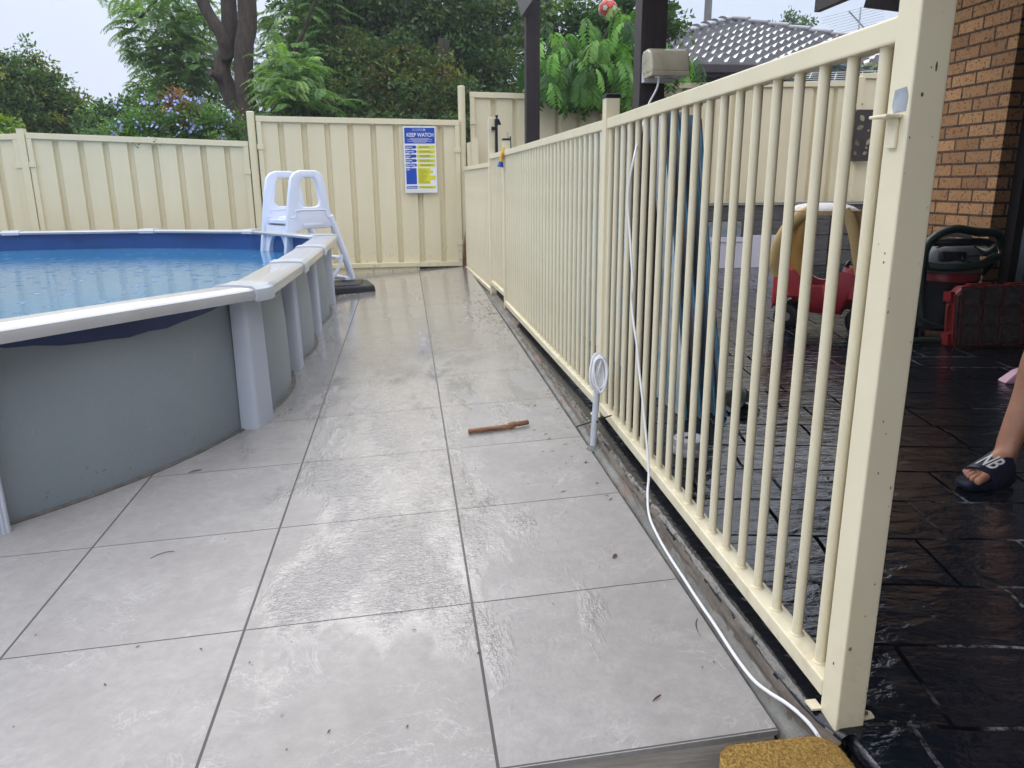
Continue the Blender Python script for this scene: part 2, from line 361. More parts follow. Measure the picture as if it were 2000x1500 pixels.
def water_mat():
    m = NT('pool_water'); v = m.coord()
    s = m.n('ShaderNodeSeparateXYZ'); m.l(v, s.inputs[0])
    base = m.mix(m.ramp(m.noise(v, .7, 4), [(.3, 0.0), (.7, 1.0)]), (.028, .155, .31), (.050, .20, .37))
    m.set(Base_Color=base, Roughness=.03, IOR=1.33, Specular_IOR_Level=.55)
    vo = m.n('ShaderNodeTexVoronoi', feature='F1', i_Scale=7.0); m.l(m.coord((1, 1, 1)), vo.inputs['Vector'])
    ring = m.math('MULTIPLY', m.math('SINE', m.math('MULTIPLY', vo.outputs['Distance'], 75)), m.ramp(vo.outputs['Distance'], [(.0, 1.0), (.32, 0.0)]))
    vc = m.n('ShaderNodeTexWhiteNoise'); m.l(vo.outputs['Position'], vc.inputs['Vector'])
    ring = m.math('MULTIPLY', ring, m.ramp(vc.outputs['Value'], [(.2, 0.0), (.5, 1.0)]))
    rp = m.noise(v, 16, 3, .5, .5); rp2 = m.noise(v, 48, 2)
    h = m.math('ADD', m.math('MULTIPLY', ring, .8), m.math('ADD', rp, m.math('MULTIPLY', rp2, .25)))
    m.bump(h, .30, .006); return m.m
M_water = water_mat()
M_ground = concrete_mat('garden_soil', (.05, .045, .03), (.10, .085, .06), (.06, .08, .03), 3)
M_wplastic = paint('white_plastic', (.78, .78, .78), .35, .06, 8, .05)
M_cable = paint('white_cable', (.80, .80, .82), .4, .05, 8, 0)
M_conduit = paint('grey_white_conduit', (.56, .59, .65), .4, .15, 14, .2, 60, (.13, .12, .11), (.66, .74))
M_blackp = paint('black_plastic', (.014, .016, .022), .35, .3, 10, .1)
M_rust = paint('rust', (.20, .085, .04), .8, .5, 20, .6, 80)
M_red = paint('red_plastic', (.46, .022, .035), .38, .15, 4, .05)
M_redtool = paint('red_toolbox_plastic', (.30, .020, .022), .4, .2, 8, .05)
M_yel = paint('yellow_plastic', (.74, .52, .22), .42, .12, 4, .05)
M_roofw = paint('sheen_pale_roof_plastic', (.78, .73, .70), .4, .1, 4, .05, 60, (.68, .60, .45), (.55, .7))  # whitish colour paints the sheen on top of the yellow roof
M_tyre = paint('black_wheel_plastic', (.012, .013, .016), .4, .3, 10, .1)
M_grey = paint('grey_plastic', (.24, .25, .27), .45, .2, 10, .1, 60, (.10, .10, .10), (.6, .7))
M_green = paint('green_hose', (.012, .032, .024), .45, .3, 12, .1)
M_steel = paint('galvanised', (.45, .47, .50), .4, .2, 10, .1, metal=.6)
M_mat = NT('coir_mat'); v = M_mat.coord()
c = M_mat.mix(M_mat.ramp(M_mat.noise(v, 170, 5, .8), [(.32, 0.0), (.62, 1.0)]), (.20, .10, .02), (.66, .42, .11))
c = M_mat.mix(M_mat.ramp(M_mat.noise(v, 90, 3), [(.70, 0.0), (.74, .8)]), c, (.70, .55, .28))
M_mat.set(Base_Color=c, Roughness=.95); M_mat.bump(M_mat.noise(v, 220, 5, .8), 1.0, .006); M_mat = M_mat.m

def brick_mat():
    m = NT('speckled_brown_brick'); c0 = m.n('ShaderNodeTexCoord'); s = m.n('ShaderNodeSeparateXYZ'); m.l(c0.outputs['Object'], s.inputs[0])
    # wall runs along y (west face) or x (south reveal): use x+y as the running coordinate
    cb = m.n('ShaderNodeCombineXYZ'); m.l(m.math('ADD', s.outputs[0], s.outputs[1]), cb.inputs[0]); m.l(s.outputs[2], cb.inputs[1])
    br = m.n('ShaderNodeTexBrick'); m.l(cb.outputs[0], br.inputs['Vector']); br.offset = .5
    for k, x in (('Scale', 1), ('Mortar Size', .0085), ('Mortar Smooth', .1), ('Brick Width', .24), ('Row Height', .086), ('Bias', 0)): br.inputs[k].default_value = x
    br.inputs['Color1'].default_value = (.36, .18, .072, 1); br.inputs['Color2'].default_value = (.66, .355, .155, 1); br.inputs['Mortar'].default_value = (.055, .03, .022, 1)
    v = cb.outputs[0]
    n1 = m.noise(v, 22, 5, .7, 1.2)
    pit = m.math('MULTIPLY', m.ramp(m.noise(m.coord((1, 1, 1.0)), 60, 3, .5, 1.2), [(.58, 0.0), (.62, 1.0)]), 1.0)
    base = m.mix(m.math('MULTIPLY', pit, .85), br.outputs['Color'], (.05, .02, .012))
    base = m.mix(m.ramp(n1, [(.4, 0.0), (.8, .45)]), base, (.50, .29, .15))
    m.set(Base_Color=base, Roughness=.8)
    h = m.math('SUBTRACT', m.math('SUBTRACT', m.math('MULTIPLY', n1, .4), m.math('MULTIPLY', br.outputs['Fac'], 1.0)), m.math('MULTIPLY', pit, .5))
    m.bump(h, .8, .008); return m.m
M_brick = brick_mat()
def leaf_mat(name, trans=.40):
    m = NT(name); a = m.n('ShaderNodeVertexColor', layer_name='tint')
    m.set(Base_Color=a.outputs[0], Roughness=.5, Specular_IOR_Level=.35)
    tr = m.n('ShaderNodeBsdfTranslucent'); m.l(m.mix(1, a.outputs[0], (1.0, 1.15, .55), 'MULTIPLY'), tr.inputs[0])
    ms = m.n('ShaderNodeMixShader', i_0=trans); m.l(m.b.outputs[0], ms.inputs[1]); m.l(tr.outputs[0], ms.inputs[2]); m.l(ms.outputs[0], m.o.inputs[0]); return m.m
M_leaf = leaf_mat('foliage')
M_flower = paint('pale_blue_petals', (.36, .40, .72), .6, .2, 10, 0)
# ================================================================ SETTING
def flat(name, x0, x1, y0, y1, z, mat, nx=1, ny=1):
    m = MB(); m.grid(lambda u, v: (x0+(x1-x0)*u, y0+(y1-y0)*v, z), nx, ny); return tag(m.build(name, mat), kind='structure')
flat('ground', -400, 400, -400, 600, -.30, M_ground)
# raised garden soil behind the patio fence, rising ground of the neighbours
g = MB(); g.box(.7, 7.2, -.3, 40, 60, .60); g.box(-40, 7.455, -.31, .695, 60, .145); tag(g.build('terrain', M_ground), kind='structure')
# tiled deck: one slab, sloping a few percent
dk = MB(); dk.box(-9, -.605, -.012, .576, 7.45, 0); deck = dk.build('deck', M_deck)
ex = Vector((1, 0, DSX)).normalized(); ey = Vector((0, 1, DSY)); ey = (ey - ex*ey.dot(ex)).normalized(); ez = ex.cross(ey)
deck.matrix_world = Matrix((ex, ey, ez)).transposed().to_4x4(); tag(deck, kind='structure')
cf = MB(); cf.hexa([(-9, -.598, -.9), (.57, -.598, -.3), (.57, -.52, -.3), (-9, -.52, -.9), (-9, -.598, -.47), (.57, -.598, -.03), (.57, -.52, -.03), (-9, -.52, -.47)]); o = cf.build('deck_footing', timber_mat('board_marked_render', (.32, .28, .24), (.52, .47, .41), (.8, 8, 8), .8, .8, 5)); tag(o, kind='structure')
# deck nosing face just under the tile edge
nf = MB(); nf.add([(-9, -.603, dz(-9, -.6)-.012), (.57, -.603, dz(.57, -.6)-.012), (.57, -.603, -.25), (-9, -.603, -.25)], [(0, 1, 2, 3)])
tag(nf.build('step_riser', bpy.data.materials['board_marked_render']), kind='structure')
flat('path', -9, .62, -6, -.60, -.125, M_conc)
# patio slab
ps = MB()
ps.box(.665, -6, -.2, 9, 7.0, .09); tag(ps.build('patio', M_patio), kind='structure')
# rounded painted lip and broken slab edge between deck and patio
from mathutils import noise as mn
def lip_noise(y, k): return mn.noise(Vector((y*9, k*3.1, 0)))*.5 + mn.noise(Vector((y*31, k*7.7, 2)))*.35
kb = MB(); YN = 420
def kerb_pt(u, vv):
    y = -.72 + 8.1*u; zt = .0895; zd = min(dz(.576, y), .085)
    prof = [(.582, zd-.03, 0), (.586, zd+.002, .3), (.600, zd+.20*(zt-zd), .9), (.606, zd+.45*(zt-zd), 1.2), (.609, zd+.7*(zt-zd), 1.2), (.615, zt-.008, .8), (.628, zt-.001, .3), (.66, zt+.0008, .05), (.68, zt+.0012, 0)]
    k = vv*8; i = min(7, int(k)); t = k-i; x = prof[i][0]*(1-t)+prof[i+1][0]*t; z = prof[i][1]*(1-t)+prof[i+1][1]*t; a = prof[i][2]*(1-t)+prof[i+1][2]*t
    if y < -.62: x += (-(y+.62))*.25
    n = lip_noise(y, vv*4); return (x + n*a*.010, y, z + mn.noise(Vector((y*17, 5, vv*6)))*a*.006)
kb.grid(kerb_pt, YN, 24)
kob = kb.build('kerb', [M_conc, M_kerbface, M_black], smooth=True, auto=60)
kme = kob.data
for p in kme.polygons:
    c_ = p.center; zd = min(dz(.576, c_.y), .085); h = (c_.z-zd)/max(.01, .09-zd); e = mn.noise(Vector((c_.y*8, 1, 0)))*.16 + mn.noise(Vector((c_.y*40, 3, 0)))*.10
    p.material_index = 0 if h < .36+e*1.3 else (1 if h < .84+e*.9 else 2)
tag(kob, kind='structure')
# edge of the slab where it continues past the mat
se = MB(); se.grid(lambda u, v_: (.668+.045*u*0 + .02*math.sin(v_*0), -.70, .09), 1, 1) if False else None
sl = MB(); sl.tube([(.676, -6, .068), (.676, -.715, .068)], .022, 12); tag(sl.build('slab_edge', M_black, smooth=True), kind='structure')

# ================================================================ POOL
RV = [(-.77, 1.75), (-.745, 2.88), (-.745, 4.02), (-.76, 5.36), (-1.6, 6.5), (-2.8, 6.93), (-4.2, 6.93), (-5.4, 6.5), (-6.24, 5.36), (-6.255, 4.02), (-6.255, 2.88), (-6.23, 1.75), (-5.47, .70), (-4.25, .16), (-2.75, .16), (-1.55, .69)]
RV = [Vector((x, y, 0)) for x, y in RV]; N = len(RV); RW = .205; RZ = .655
def vn(i):   # outward mitre normal at vertex i
    a = (RV[i]-RV[i-1]).normalized(); b = (RV[(i+1) % N]-RV[i]).normalized()
    na = Vector((a.y, -a.x, 0)); nb = Vector((b.y, -b.x, 0)); m = (na+nb); 
    m = m/(m.dot(na)) ; return m
cen = Vector((-3.5, 3.5, 0))
sgn = 1 if vn(0).dot(RV[0]-cen) > 0 else -1
VN = [vn(i)*sgn for i in range(N)]
pool = thing('swimming_pool', 'oval above-ground pool with grey steel wall, pale resin rim and blue liner, filled with water', 'swimming pool', (-3.5, 3.5, 0))
ORG[pool.name] = Vector((-3.5, 3.5, 0))
def off(i, d): return RV[i % N] + VN[i % N]*d
def wallpt(i, t, d, bulge=.055):
    a, b = off(i, d), off(i+1, d); n = (b-a).normalized(); n = Vector((n.y, -n.x, 0))*sgn
    return a.lerp(b, t) + n*bulge*math.sin(math.pi*t)
# wall with bulging bays + uv for the fine corrugation
wm = MB(); K = 14; rows = [(-.12, 1.0), (0, 1.0), (.15, 1.0), (.35, .9), (.52, .65), (.63, .45)]
o0 = 0; total = N*K
for z, bf in rows:
    for i in range(N):
        for k in range(K):
            p = wallpt(i, k/K, -.152, .092*bf); wm.v.append((p.x, p.y, z if z > -.1 else dz(p.x, p.y)-.05))
for r in range(len(rows)-1):
    for q in range(total):
        a = r*total+q; b = r*total+(q+1) % total; wm.f.append((a, b, b+total, a+total)); wm.mi.append(0)
wall = wm.build('wall', M_poolwall, pool, smooth=True, auto=80)
uvl = wall.data.uv_layers.new(name='UVMap')
acc = [0]
for q in range(total): acc.append(acc[-1] + (Vector(wm.v[total+q])-Vector(wm.v[total+(q+1) % total])).length)
for p in wall.data.polygons:
    vs = [wall.data.loops[li].vertex_index for li in p.loop_indices]; qs = [x % total for x in vs]
    wrap = max(qs)-min(qs) > total/2
    for li, q in zip(p.loop_indices, qs):
        uvl.data[li].uv = (acc[q] if not (wrap and q == 0) else acc[total], wall.data.vertices[wall.data.loops[li].vertex_index].co.z)
# liner overlap hanging under the rim, inner liner, dark strip painting the gap shade at the base
lm = MB()
for r in range(3):
    for i in range(N):
        for k in range(K):
            t = k/K; p = wallpt(i, t, -.152, .092*.55+.016); zl = .608-.078*math.sin(math.pi*t)**.8 - .004*math.sin(t*37+i)
            z = (.63, (.63+zl)/2, zl)[r]; lm.v.append((p.x, p.y, z))
for r in range(2):
    for q in range(total):
        a = r*total+q; b = r*total+(q+1) % total; lm.f.append((a, b, b+total, a+total)); lm.mi.append(0)
lm.build('liner_overlap', M_navy, pool, smooth=True, auto=80)
li_ = MB()
for z in (.645, .35, -.5):
    for i in range(N):
        for k in range(K): p = wallpt(i, k/K, -.172, .05); li_.v.append((p.x, p.y, z))
for r in range(2):
    for q in range(total):
        a = r*total+q; b = r*total+(q+1) % total; li_.f.append((a, b, b+total, a+total)); li_.mi.append(0)
li_.build('liner', M_liner, pool, smooth=True, auto=80)
ss = MB()
for (d, dzv) in ((-.160, .006), (-.128, .004), (-.126, -.02)):
    for i in range(N):
        for k in range(K): p = wallpt(i, k/K, d, .092); ss.v.append((p.x, p.y, dz(p.x, p.y)+dzv))
for r in range(2):
    for q in range(total):
        a = r*total+q; b = r*total+(q+1) % total; ss.f.append((a, b, b+total, a+total)); ss.mi.append(0)
ss.build('base_shade_strip', paint('grey_brown_base_shade', (.13, .12, .11), .6, .4, 20, .4), pool)  # dark ring standing in for shade in the gap under the wall
# water
wt = MB(); pts = [wallpt(i, k/K, -.173, .05) for i in range(N) for k in range(K)]
wt.v = [(p.x, p.y, .465) for p in pts]; wt.f = [tuple(range(total))]; wt.mi = [0]
wob = wt.build('water', M_water); tag(wob, kind='structure')
if wob.data.polygons[0].normal.z < 0: wob.data.flip_normals()
# rim sections (cross-section swept between vertices) and resin caps on the joints
prof = [(0.0, -.052), (.004, -.030), (.001, -.010), (-.012, 0), (-.10, .004), (-.190, 0), (-.205, -.012), (-.200, -.030)]
for i in range(N):
    s_ = MB(); L = (RV[(i+1) % N]-RV[i]).length; t0, t1 = .045/L, 1-.045/L
    for t in (t0, t1):
        for d, z in prof:
            p = off(i, d).lerp(off(i+1, d), t); s_.v.append((p.x, p.y, RZ+z))
    n = len(prof)
    for k in range(n-1): s_.f.append((k, k+1, n+k+1, n+k)); s_.mi.append(0)
    s_.f += [(0, n, 2*n-1, n-1)]; s_.mi += [0]
    s_.build('rim_section', M_rim, pool, smooth=True, auto=35)
    c_ = MB(); prof2 = [(.010, -.060), (.013, -.030), (.008, -.006), (-.010, .009), (-.10, .013), (-.195, .009), (-.212, -.010), (-.212, -.034)]
    A = RV[i-1]; B = RV[i]; Cc = RV[(i+1) % N]; ta = 1-.085/(B-A).length; tb = .085/(Cc-B).length
    rings = [[off(i-1, d).lerp(off(i, d), ta) for d, z in prof2], [off(i, d) for d, z in prof2], [off(i, d).lerp(off(i+1, d), tb) for d, z in prof2]]
    # soften the corner: replace single mitre ring by three
    mid = [r_0.lerp(r_2, .5).lerp(r_1, .72) for r_0, r_1, r_2 in zip(*rings)]
    R5 = [rings[0], [a.lerp(b, .72) for a, b in zip(rings[0], rings[1])], mid, [a.lerp(b, .72) for a, b in zip(rings[2], rings[1])], rings[2]]
    for rg in R5:
        for (d, z), p in zip(prof2, rg): c_.v.append((p.x, p.y, RZ+z))
    for a in range(4):
        for k in range(n-1): c_.f.append((a*n+k, a*n+k+1, (a+1)*n+k+1, (a+1)*n+k)); c_.mi.append(0)
    c_.f += [tuple(range(n)), tuple(range(4*n, 5*n))[::-1]]; c_.mi += [0, 0]
    c_.build('rim_cap', M_cap, pool, smooth=True, auto=35)
    # upright: tapering ribbed resin post
    u_m = MB(); nrm = VN[i].normalized(); tn = Vector((-nrm.y, nrm.x, 0)); c0 = off(i, -.150)
    NR = 26
    for z, wdt, dp in ((dz(c0.x, c0.y)-.06, .088, .086), (.3, .083, .080), (.615, .080, .074)):
        for k in range(NR+1):
            t = -1+2*k/NR; rb = .0018*(1 if k % 2 else -1) if 2 < k < NR-2 else 0
            x = wdt*(t if abs(t) < .9 else math.copysign(.9+(abs(t)-.9)*.45, t)); dd = dp*(1-max(0, (abs(t)-.82)/.18)**2*.9) + rb
            p = c0 + tn*x + nrm*dd; u_m.v.append((p.x, p.y, z))
        for k in (1, -1):
            p = c0 + tn*wdt*.92*k - nrm*.004; u_m.v.append((p.x, p.y, z))
    n2 = NR+3
    for r in range(2):
        for k in range(n2): a = r*n2+k; b = r*n2+(k+1) % n2; u_m.f.append((a, b, b+n2, a+n2)); u_m.mi.append(0)
    u_m.build('upright', M_postp, pool, smooth=True, auto=50)

# ---------------------------------------------------------------- ladder
lad = thing('pool_ladder', 'white plastic A-frame ladder straddling the far corner of the pool', 'ladder', (-1.0, 5.9, .06))
LP = Vector((-1.234, 5.757, 0)); Ld = Vector((.79, .613, 0)).normalized(); Lw = Vector((-.613, .79, 0)).normalized()
def lp(a, b, z): p = LP + Ld*a + Lw*b; return (p.x, p.y, z)
def frame(b):
    m = MB(); # A-shaped side panel outline
    H = 1.235
    out = [(-.075, .40), (-.03, .70), (.02, 1.02), (.055, 1.17), (.10, 1.215), (.16, H), (.32, H), (.375, 1.215), (.41, 1.16), (.435, 1.02), (.47, .80), (.475, .70), (.40, .685), (.13, .685), (.075, .66), (.04, .60), (.02, .40)]
    hole = [(.118, .935), (.125, .98), (.138, 1.05), (.155, 1.13), (.185, 1.165), (.295, 1.165), (.325, 1.13), (.345, 1.00), (.352, .94), (.335, .905), (.30, .893), (.16, .893)]
    bm = bmesh.new(); T = .045
    def ring(pts, bb): return [bm.verts.new(Vector(lp(a, bb, z))-Vector((-1.0, 5.9, .06))) for a, z in pts]
    for bb in (b, b+T):
        v1, v2 = ring(out, bb), ring(hole, bb)
        es = [bm.edges.new((v1[i], v1[(i+1) % len(v1)])) for i in range(len(v1))] + [bm.edges.new((v2[i], v2[(i+1) % len(v2)])) for i in range(len(v2))]
        bmesh.ops.triangle_fill(bm, use_beauty=True, edges=es)
        if bb == b: A1, A2 = v1, v2
        else: B1, B2 = v1, v2
    for X, Y in ((A1, B1), (A2, B2)):
        for i in range(len(X)): j = (i+1) % len(X); bm.faces.new((X[i], X[j], Y[j], Y[i]))
    bmesh.ops.recalc_face_normals(bm, faces=bm.faces)
    bmesh.ops.dissolve_limit(bm, angle_limit=R_(1), verts=bm.verts, edges=bm.edges)
    ed = [e for e in bm.edges if len(e.link_faces) == 2 and e.calc_face_angle(0) > R_(60)]
    bmesh.ops.bevel(bm, geom=ed, offset=.012, segments=3, affect='EDGES', profile=.5, clamp_overlap=True)
    me = bpy.data.meshes.new('side_panel'); bm.to_mesh(me); bm.free(); me.materials.append(M_ladder); me.polygons.foreach_set('use_smooth', [True]*len(me.polygons)); me.set_sharp_from_angle(angle=R_(35))
    ob = bpy.data.objects.new('side_panel', me); COL.objects.link(ob); ob.parent = lad; ORG[ob.name] = ORG[lad.name]
    # moulded details: slot and raised border
    s_ = MB(); bb = b-.004; s_.prism([lp(.15, bb, .712), lp(.36, bb, .712), lp(.37, bb, .722), lp(.36, bb, .738), lp(.15, bb, .738), lp(.14, bb, .722)], Lw*.006); s_.build('hand_slot', M_ladder, ob, bevel=.003)
    s2 = MB(); s2.tube(spline([lp(.02, b-.001, .80), lp(.055, b-.001, .80), lp(.075, b-.001, .83), lp(.09, b-.001, .862), lp(.37, b-.001, .862), lp(.40, b-.001, .84), lp(.42, b-.001, .80), lp(.45, b-.001, .78)], 4), .006, 8); s2.build('moulded_rib', M_ladder, ob, smooth=True)
    return ob
frame(0); frame(.46)
m = MB(); m.tube([lp(.46, .02, .80), lp(.60, .02, .42), lp(.675, .02, .16)], [.034, .036, .034], 12); m.build('leg', M_ladder, lad, smooth=True)
m = MB(); m.tube([lp(.46, .485, .80), lp(.60, .485, .42), lp(.675, .485, .16)], [.034, .036, .034], 12); m.build('leg', M_ladder, lad, smooth=True)
m = MB(); m.bar(lp(.63, .0, .165), lp(.63, .51, .165), .09, .035); m.build('step', M_ladder, lad, bevel=.008)
m = MB(); m.bar(lp(.56, .04, .38), lp(.56, .48, .38), .10, .03); m.build('step', M_ladder, lad, bevel=.008)
m = MB(); m.tube([lp(.43, .02, .17), lp(.54, .02, .30), lp(.58, .02, .42)], .018, 8); m.build('brace', M_ladder, lad, smooth=True)
# platform tread between the side panels
m = MB(); m.box(0, 0, 0, 1, 1, 1); m.v = []; m.f = []; m.mi = []
m.hexa([lp(.03, .04, .735), lp(.30, .04, .735), lp(.30, .47, .735), lp(.03, .47, .735), lp(.03, .04, .775), lp(.30, .04, .775), lp(.30, .47, .775), lp(.03, .47, .775)]); m.build('tread', M_ladder, lad, bevel=.01)
m = MB(); m.hexa([lp(.12, .04, .776), lp(.30, .04, .776), lp(.30, .47, .776), lp(.12, .47, .776), lp(.14, .06, .80), lp(.29, .06, .80), lp(.29, .45, .80), lp(.14, .45, .80)]); m.build('tread', M_ladder, lad, bevel=.008)
# arched front face between the inner legs
arc = MB(); n = 18; oo = []; 
for k in range(n+1):
    a = math.pi*k/n; oo.append((.245+.155*math.cos(a), .44+.20*math.sin(a)))
outer = [(.46, .42), (.46, .715), (.03, .715), (.03, .42)]
for T in (0, .05):
    for (b, z) in oo: arc.v.append(lp(-.03+(z-.40)*.10+T, b, z))
    for k in range(n+1):
        a = math.pi*k/n; bx = .245+.215*max(-1, min(1, math.cos(a)*1.6)); zz = .44+.275*min(1, math.sin(a)*1.9); arc.v.append(lp(-.03+(zz-.40)*.10+T, bx, zz))
q = n+1
for k in range(n):
    arc.f += [(k, k+1, q+k+1, q+k), (2*q+k, 3*q+k, 3*q+k+1, 2*q+k+1), (k, 2*q+k, 2*q+k+1, k+1), (q+k, q+k+1, 3*q+k+1, 3*q+k)]; arc.mi += [0]*4
arc.build('arched_riser', M_ladder, lad, smooth=True, auto=45)
# black block under the ladder foot
bb_ = thing('black_plastic_block', 'black plastic block the white ladder leg stands on', 'block', (-.72, 6.05, .06))
m = MB(); c0 = Vector((-.735, 6.08, .055)); 
def bp_(a, b, z): p = c0+Vector((.985, .17, 0))*a+Vector((-.17, .985, 0))*b; return (p.x, p.y, z)
m.hexa([bp_(-.24, -.28, .05), bp_(.23, -.28, .06), bp_(.23, .22, .07), bp_(-.24, .22, .06), bp_(-.24, -.27, .125), bp_(.22, -.27, .13), bp_(.21, .2, .13), bp_(-.24, .2, .125)]); m.build('body', M_blackp, bb_, bevel=.018)
m = MB(); m.hexa([bp_(-.24, -.22, .1305), bp_(.08, -.22, .133), bp_(.17, .16, .133), bp_(-.24, .16, .1305), bp_(-.24, -.21, .141), bp_(.07, -.21, .143), bp_(.16, .15, .143), bp_(-.24, .15, .141)]); m.build('rubber_mat', M_tyre, bb_, bevel=.003)

# ================================================================ STEEL PRIVACY FENCES
def steel_fence(label, x0, x1, y, zb, zt0, zt1, rib0, pitch=.2555, skew=0, group='cream steel privacy fence sections', bottom_rail=True, y1=None, leftpost=None, rightpost=None, gw=.046):
    y1 = y if y1 is None else y1; L = math.hypot(x1-x0, y1-y); dx, dy = (x1-x0)/L, (y1-y)/L; nx, ny = dy, -dx   # n faces -y
    th = thing('steel_fence', label, 'fence', (x0, y, zb), group)
    zt = lambda s: zt0+(zt1-zt0)*s/L
    def P(s, d, z): return (x0+dx*s+nx*d, y+dy*s+ny*d, z)
    m = MB(); ss_ = [0.0]; dd = [0.0]; s = rib0
    while s < L-.06:
        if s > .03: ss_ += [s, s+.004, s+gw, s+gw+.022]; dd += [0, -.042, -.042, 0]
        s += pitch
    ss_.append(L); dd.append(0)
    # fold geometry: flat pan, sharp step back, groove, ramp forward
    nn_ = len(ss_)
    for z in (0, .25, .5, .75, 1):
        for s, d in zip(ss_, dd): m.v.append(P(s, d, zb+(zt(s)-.02-zb)*z))
    for r in range(4):
        for k in range(nn_-1): a = r*nn_+k; m.f.append((a, a+1, a+1+nn_, a+nn_)); m.mi.append(0)
    m.build('infill_sheet', M_fence, th)
    m = MB(); m.bar(P(0, .006, zt0-.03), P(L, .006, zt1-.03), .042, .060); m.build('top_rail', M_fence, th, bevel=.003)
    if bottom_rail: m = MB(); m.bar(P(0, .006, zb+.03), P(L, .006, zb+.03), .042, .055); m.build('bottom_rail', M_fence, th, bevel=.003)
    for s_, flag in ((.028, leftpost), (L-.028, rightpost)):
        m = MB(); m.bar(P(s_, .012, zb), P(s_, .012, zt(s_)-.062), .052, .036, up=(0, -1, 0)); m.build('side_channel', M_fence, th, bevel=.003)
    for s_, e in ((.03, -1), (L-.03, 1)):
        for zz in (zt(s_)-.33, zb+.28):
            m = MB(); m.bar(P(s_-.035, .036, zz), P(s_+.035, .036, zz), .008, .055); m.build('fixing_bracket', M_fence, th, bevel=.003)
    return th, P, L
def pipe_post(x, y, zb, zt, r, label, square=False):
    th = thing('fence_post', label, 'fence post', (x, y, zb), 'posts of the cream steel fences')
    m = MB()
    if square: m.box(x-r, y-r, zb, x+r, y+r, zt); m.build('post_tube', M_fence, th, bevel=.006)
    else: m.tube([(x, y, zb), (x, y, zt-.01)], r, 20); m.build('post_tube', M_fence, th, smooth=True)
    m = MB(); 
    if square: m.box(x-r-.001, y-r-.001, zt-.0, x+r+.001, y+r+.001, zt+.006)
    else: m.lathe([(r*1.01, -.012), (r*1.01, 0), (r*.8, .006), (0, .008)], 20, (x, y, zt))
    m.build('post_cap', M_fence, th, smooth=True)
    return th
steel_fence('cream steel fence section furthest left, cut by the picture edge', -6.4, -4.245, 7.42, .05, 1.60, 1.655, .10)
steel_fence('long cream steel fence section behind the pool, left of the ladder', -4.155, -1.85, 7.40, .05, 1.665, 1.575, .245)
pipe_post(-4.2, 7.40, -.1, 1.70, .038, 'flat square fence post between the two left fence sections', True)
th, P, L = steel_fence('cream steel fence section carrying the KEEP WATCH pool sign', -1.745, .52, 7.40, .14, 1.845, 1.805, .225)
# kick board along the bottom left half of this section
m = MB(); m.bar((-1.8, 7.36, .165), (-.0, 7.36, .175), .03, .05); m.bar((-1.8, 7.375, .10), (-.0, 7.375, .115), .012, .085); m.build('kick_board', M_fence, th, bevel=.003)
pipe_post(-1.80, 7.385, -.1, 1.885, .042, 'round fence post behind the ladder, left of the sign section')
pipe_post(.553, 7.44, -.1, 2.175, .042, 'tall round fence post at the corner where the low pool fence ends')
steel_fence('taller cream steel fence section behind the dark patio post', .655, 2.80, 7.52, .60, 2.125, 2.085, .245)
pipe_post(2.82, 7.50, .2, 2.11, .03, 'fence post behind the power socket box')
steel_fence('cream steel fence section above the sleeper wall, in front of the tiled roof', 2.86, 5.44, 7.50, .70, 2.235, 2.285, .46, .26)
pipe_post(5.47, 7.47, .2, 2.33, .03, 'fence post beside the brown leaf panel')
steel_fence('highest cream steel fence section behind the brown leaf panel', 5.48, 8.2, 7.50, .60, 2.375, 2.375, .23)
# sign --------------------------------------------------------
sg = thing('pool_safety_sign', 'blue, white and yellow KEEP WATCH resuscitation sign fixed to the fence', 'sign', (.05, 7.35, 1.36))
SX0, SX1, SZ0, SZ1, SY = -.128, .242, 1.0, 1.735, 7.352
M_sw = paint('sign_white', (.80, .81, .84), .3, .02, 5, 0); M_sb = paint('sign_blue', (.005, .06, .42), .35, .1, 5, 0); M_sy = paint('sign_yellow', (.72, .70, .03), .35, .05, 5, 0); M_sd = paint('sign_ink', (.10, .12, .06), .5, .1, 5, 0)
m = MB(); m.box(SX0, SY, SZ0, SX1, SY+.006, SZ1); m.build('board', M_sw, sg, bevel=.004)
W_, H_ = SX1-SX0, SZ1-SZ0
def sr(a, b, c_, d, dep=.0015): m.box(SX0+a*W_, SY-dep, SZ1-d*H_, SX0+c_*W_, SY-.0002, SZ1-b*H_)
m = MB(); sr(.035, .02, .965, .255); m.build('header_panel', M_sb, sg)
m = MB()
rowsY = [.285, .352, .420, .488, .556]
for ry in rowsY:
    sr(.045, ry, .36, ry+.045); m.prism([(SX0+.36*W_, SY-.0015, SZ1-ry*H_), (SX0+.395*W_, SY-.0015, SZ1-(ry+.022)*H_), (SX0+.36*W_, SY-.0015, SZ1-(ry+.045)*H_)], (0, .0012, 0))
    m.prism([(SX0+.15*W_, SY-.0015, SZ1-(ry+.045)*H_), (SX0+.25*W_, SY-.0015, SZ1-(ry+.045)*H_), (SX0+.20*W_, SY-.0015, SZ1-(ry+.060)*H_)], (0, .0012, 0))
sr(.045, .624, .37, .868); sr(.045, .895, .38, .937); m.build('step_labels', M_sb, sg)
m = MB()
for ry in rowsY: sr(.41, ry, .955, ry+.048)
sr(.41, .622, .80, .862); sr(.80, .66, .88, .70); sr(.80, .735, .955, .80); sr(.41, .895, .955, .935); m.build('yellow_strips', M_sy, sg)
m = MB(); random.seed(4)
for ry in rowsY:
    for k in range(2): a = random.uniform(.46, .5); sr(a, ry+.012+k*.016, a+random.uniform(.3, .42), ry+.018+k*.016, .0024)
for k in range(14): sr(.43, .636+k*.016, .43+random.uniform(.15, .33), .6395+k*.016, .0024)
for k in range(2): sr(.45, .908+k*.013, .85, .9115+k*.013, .0024)
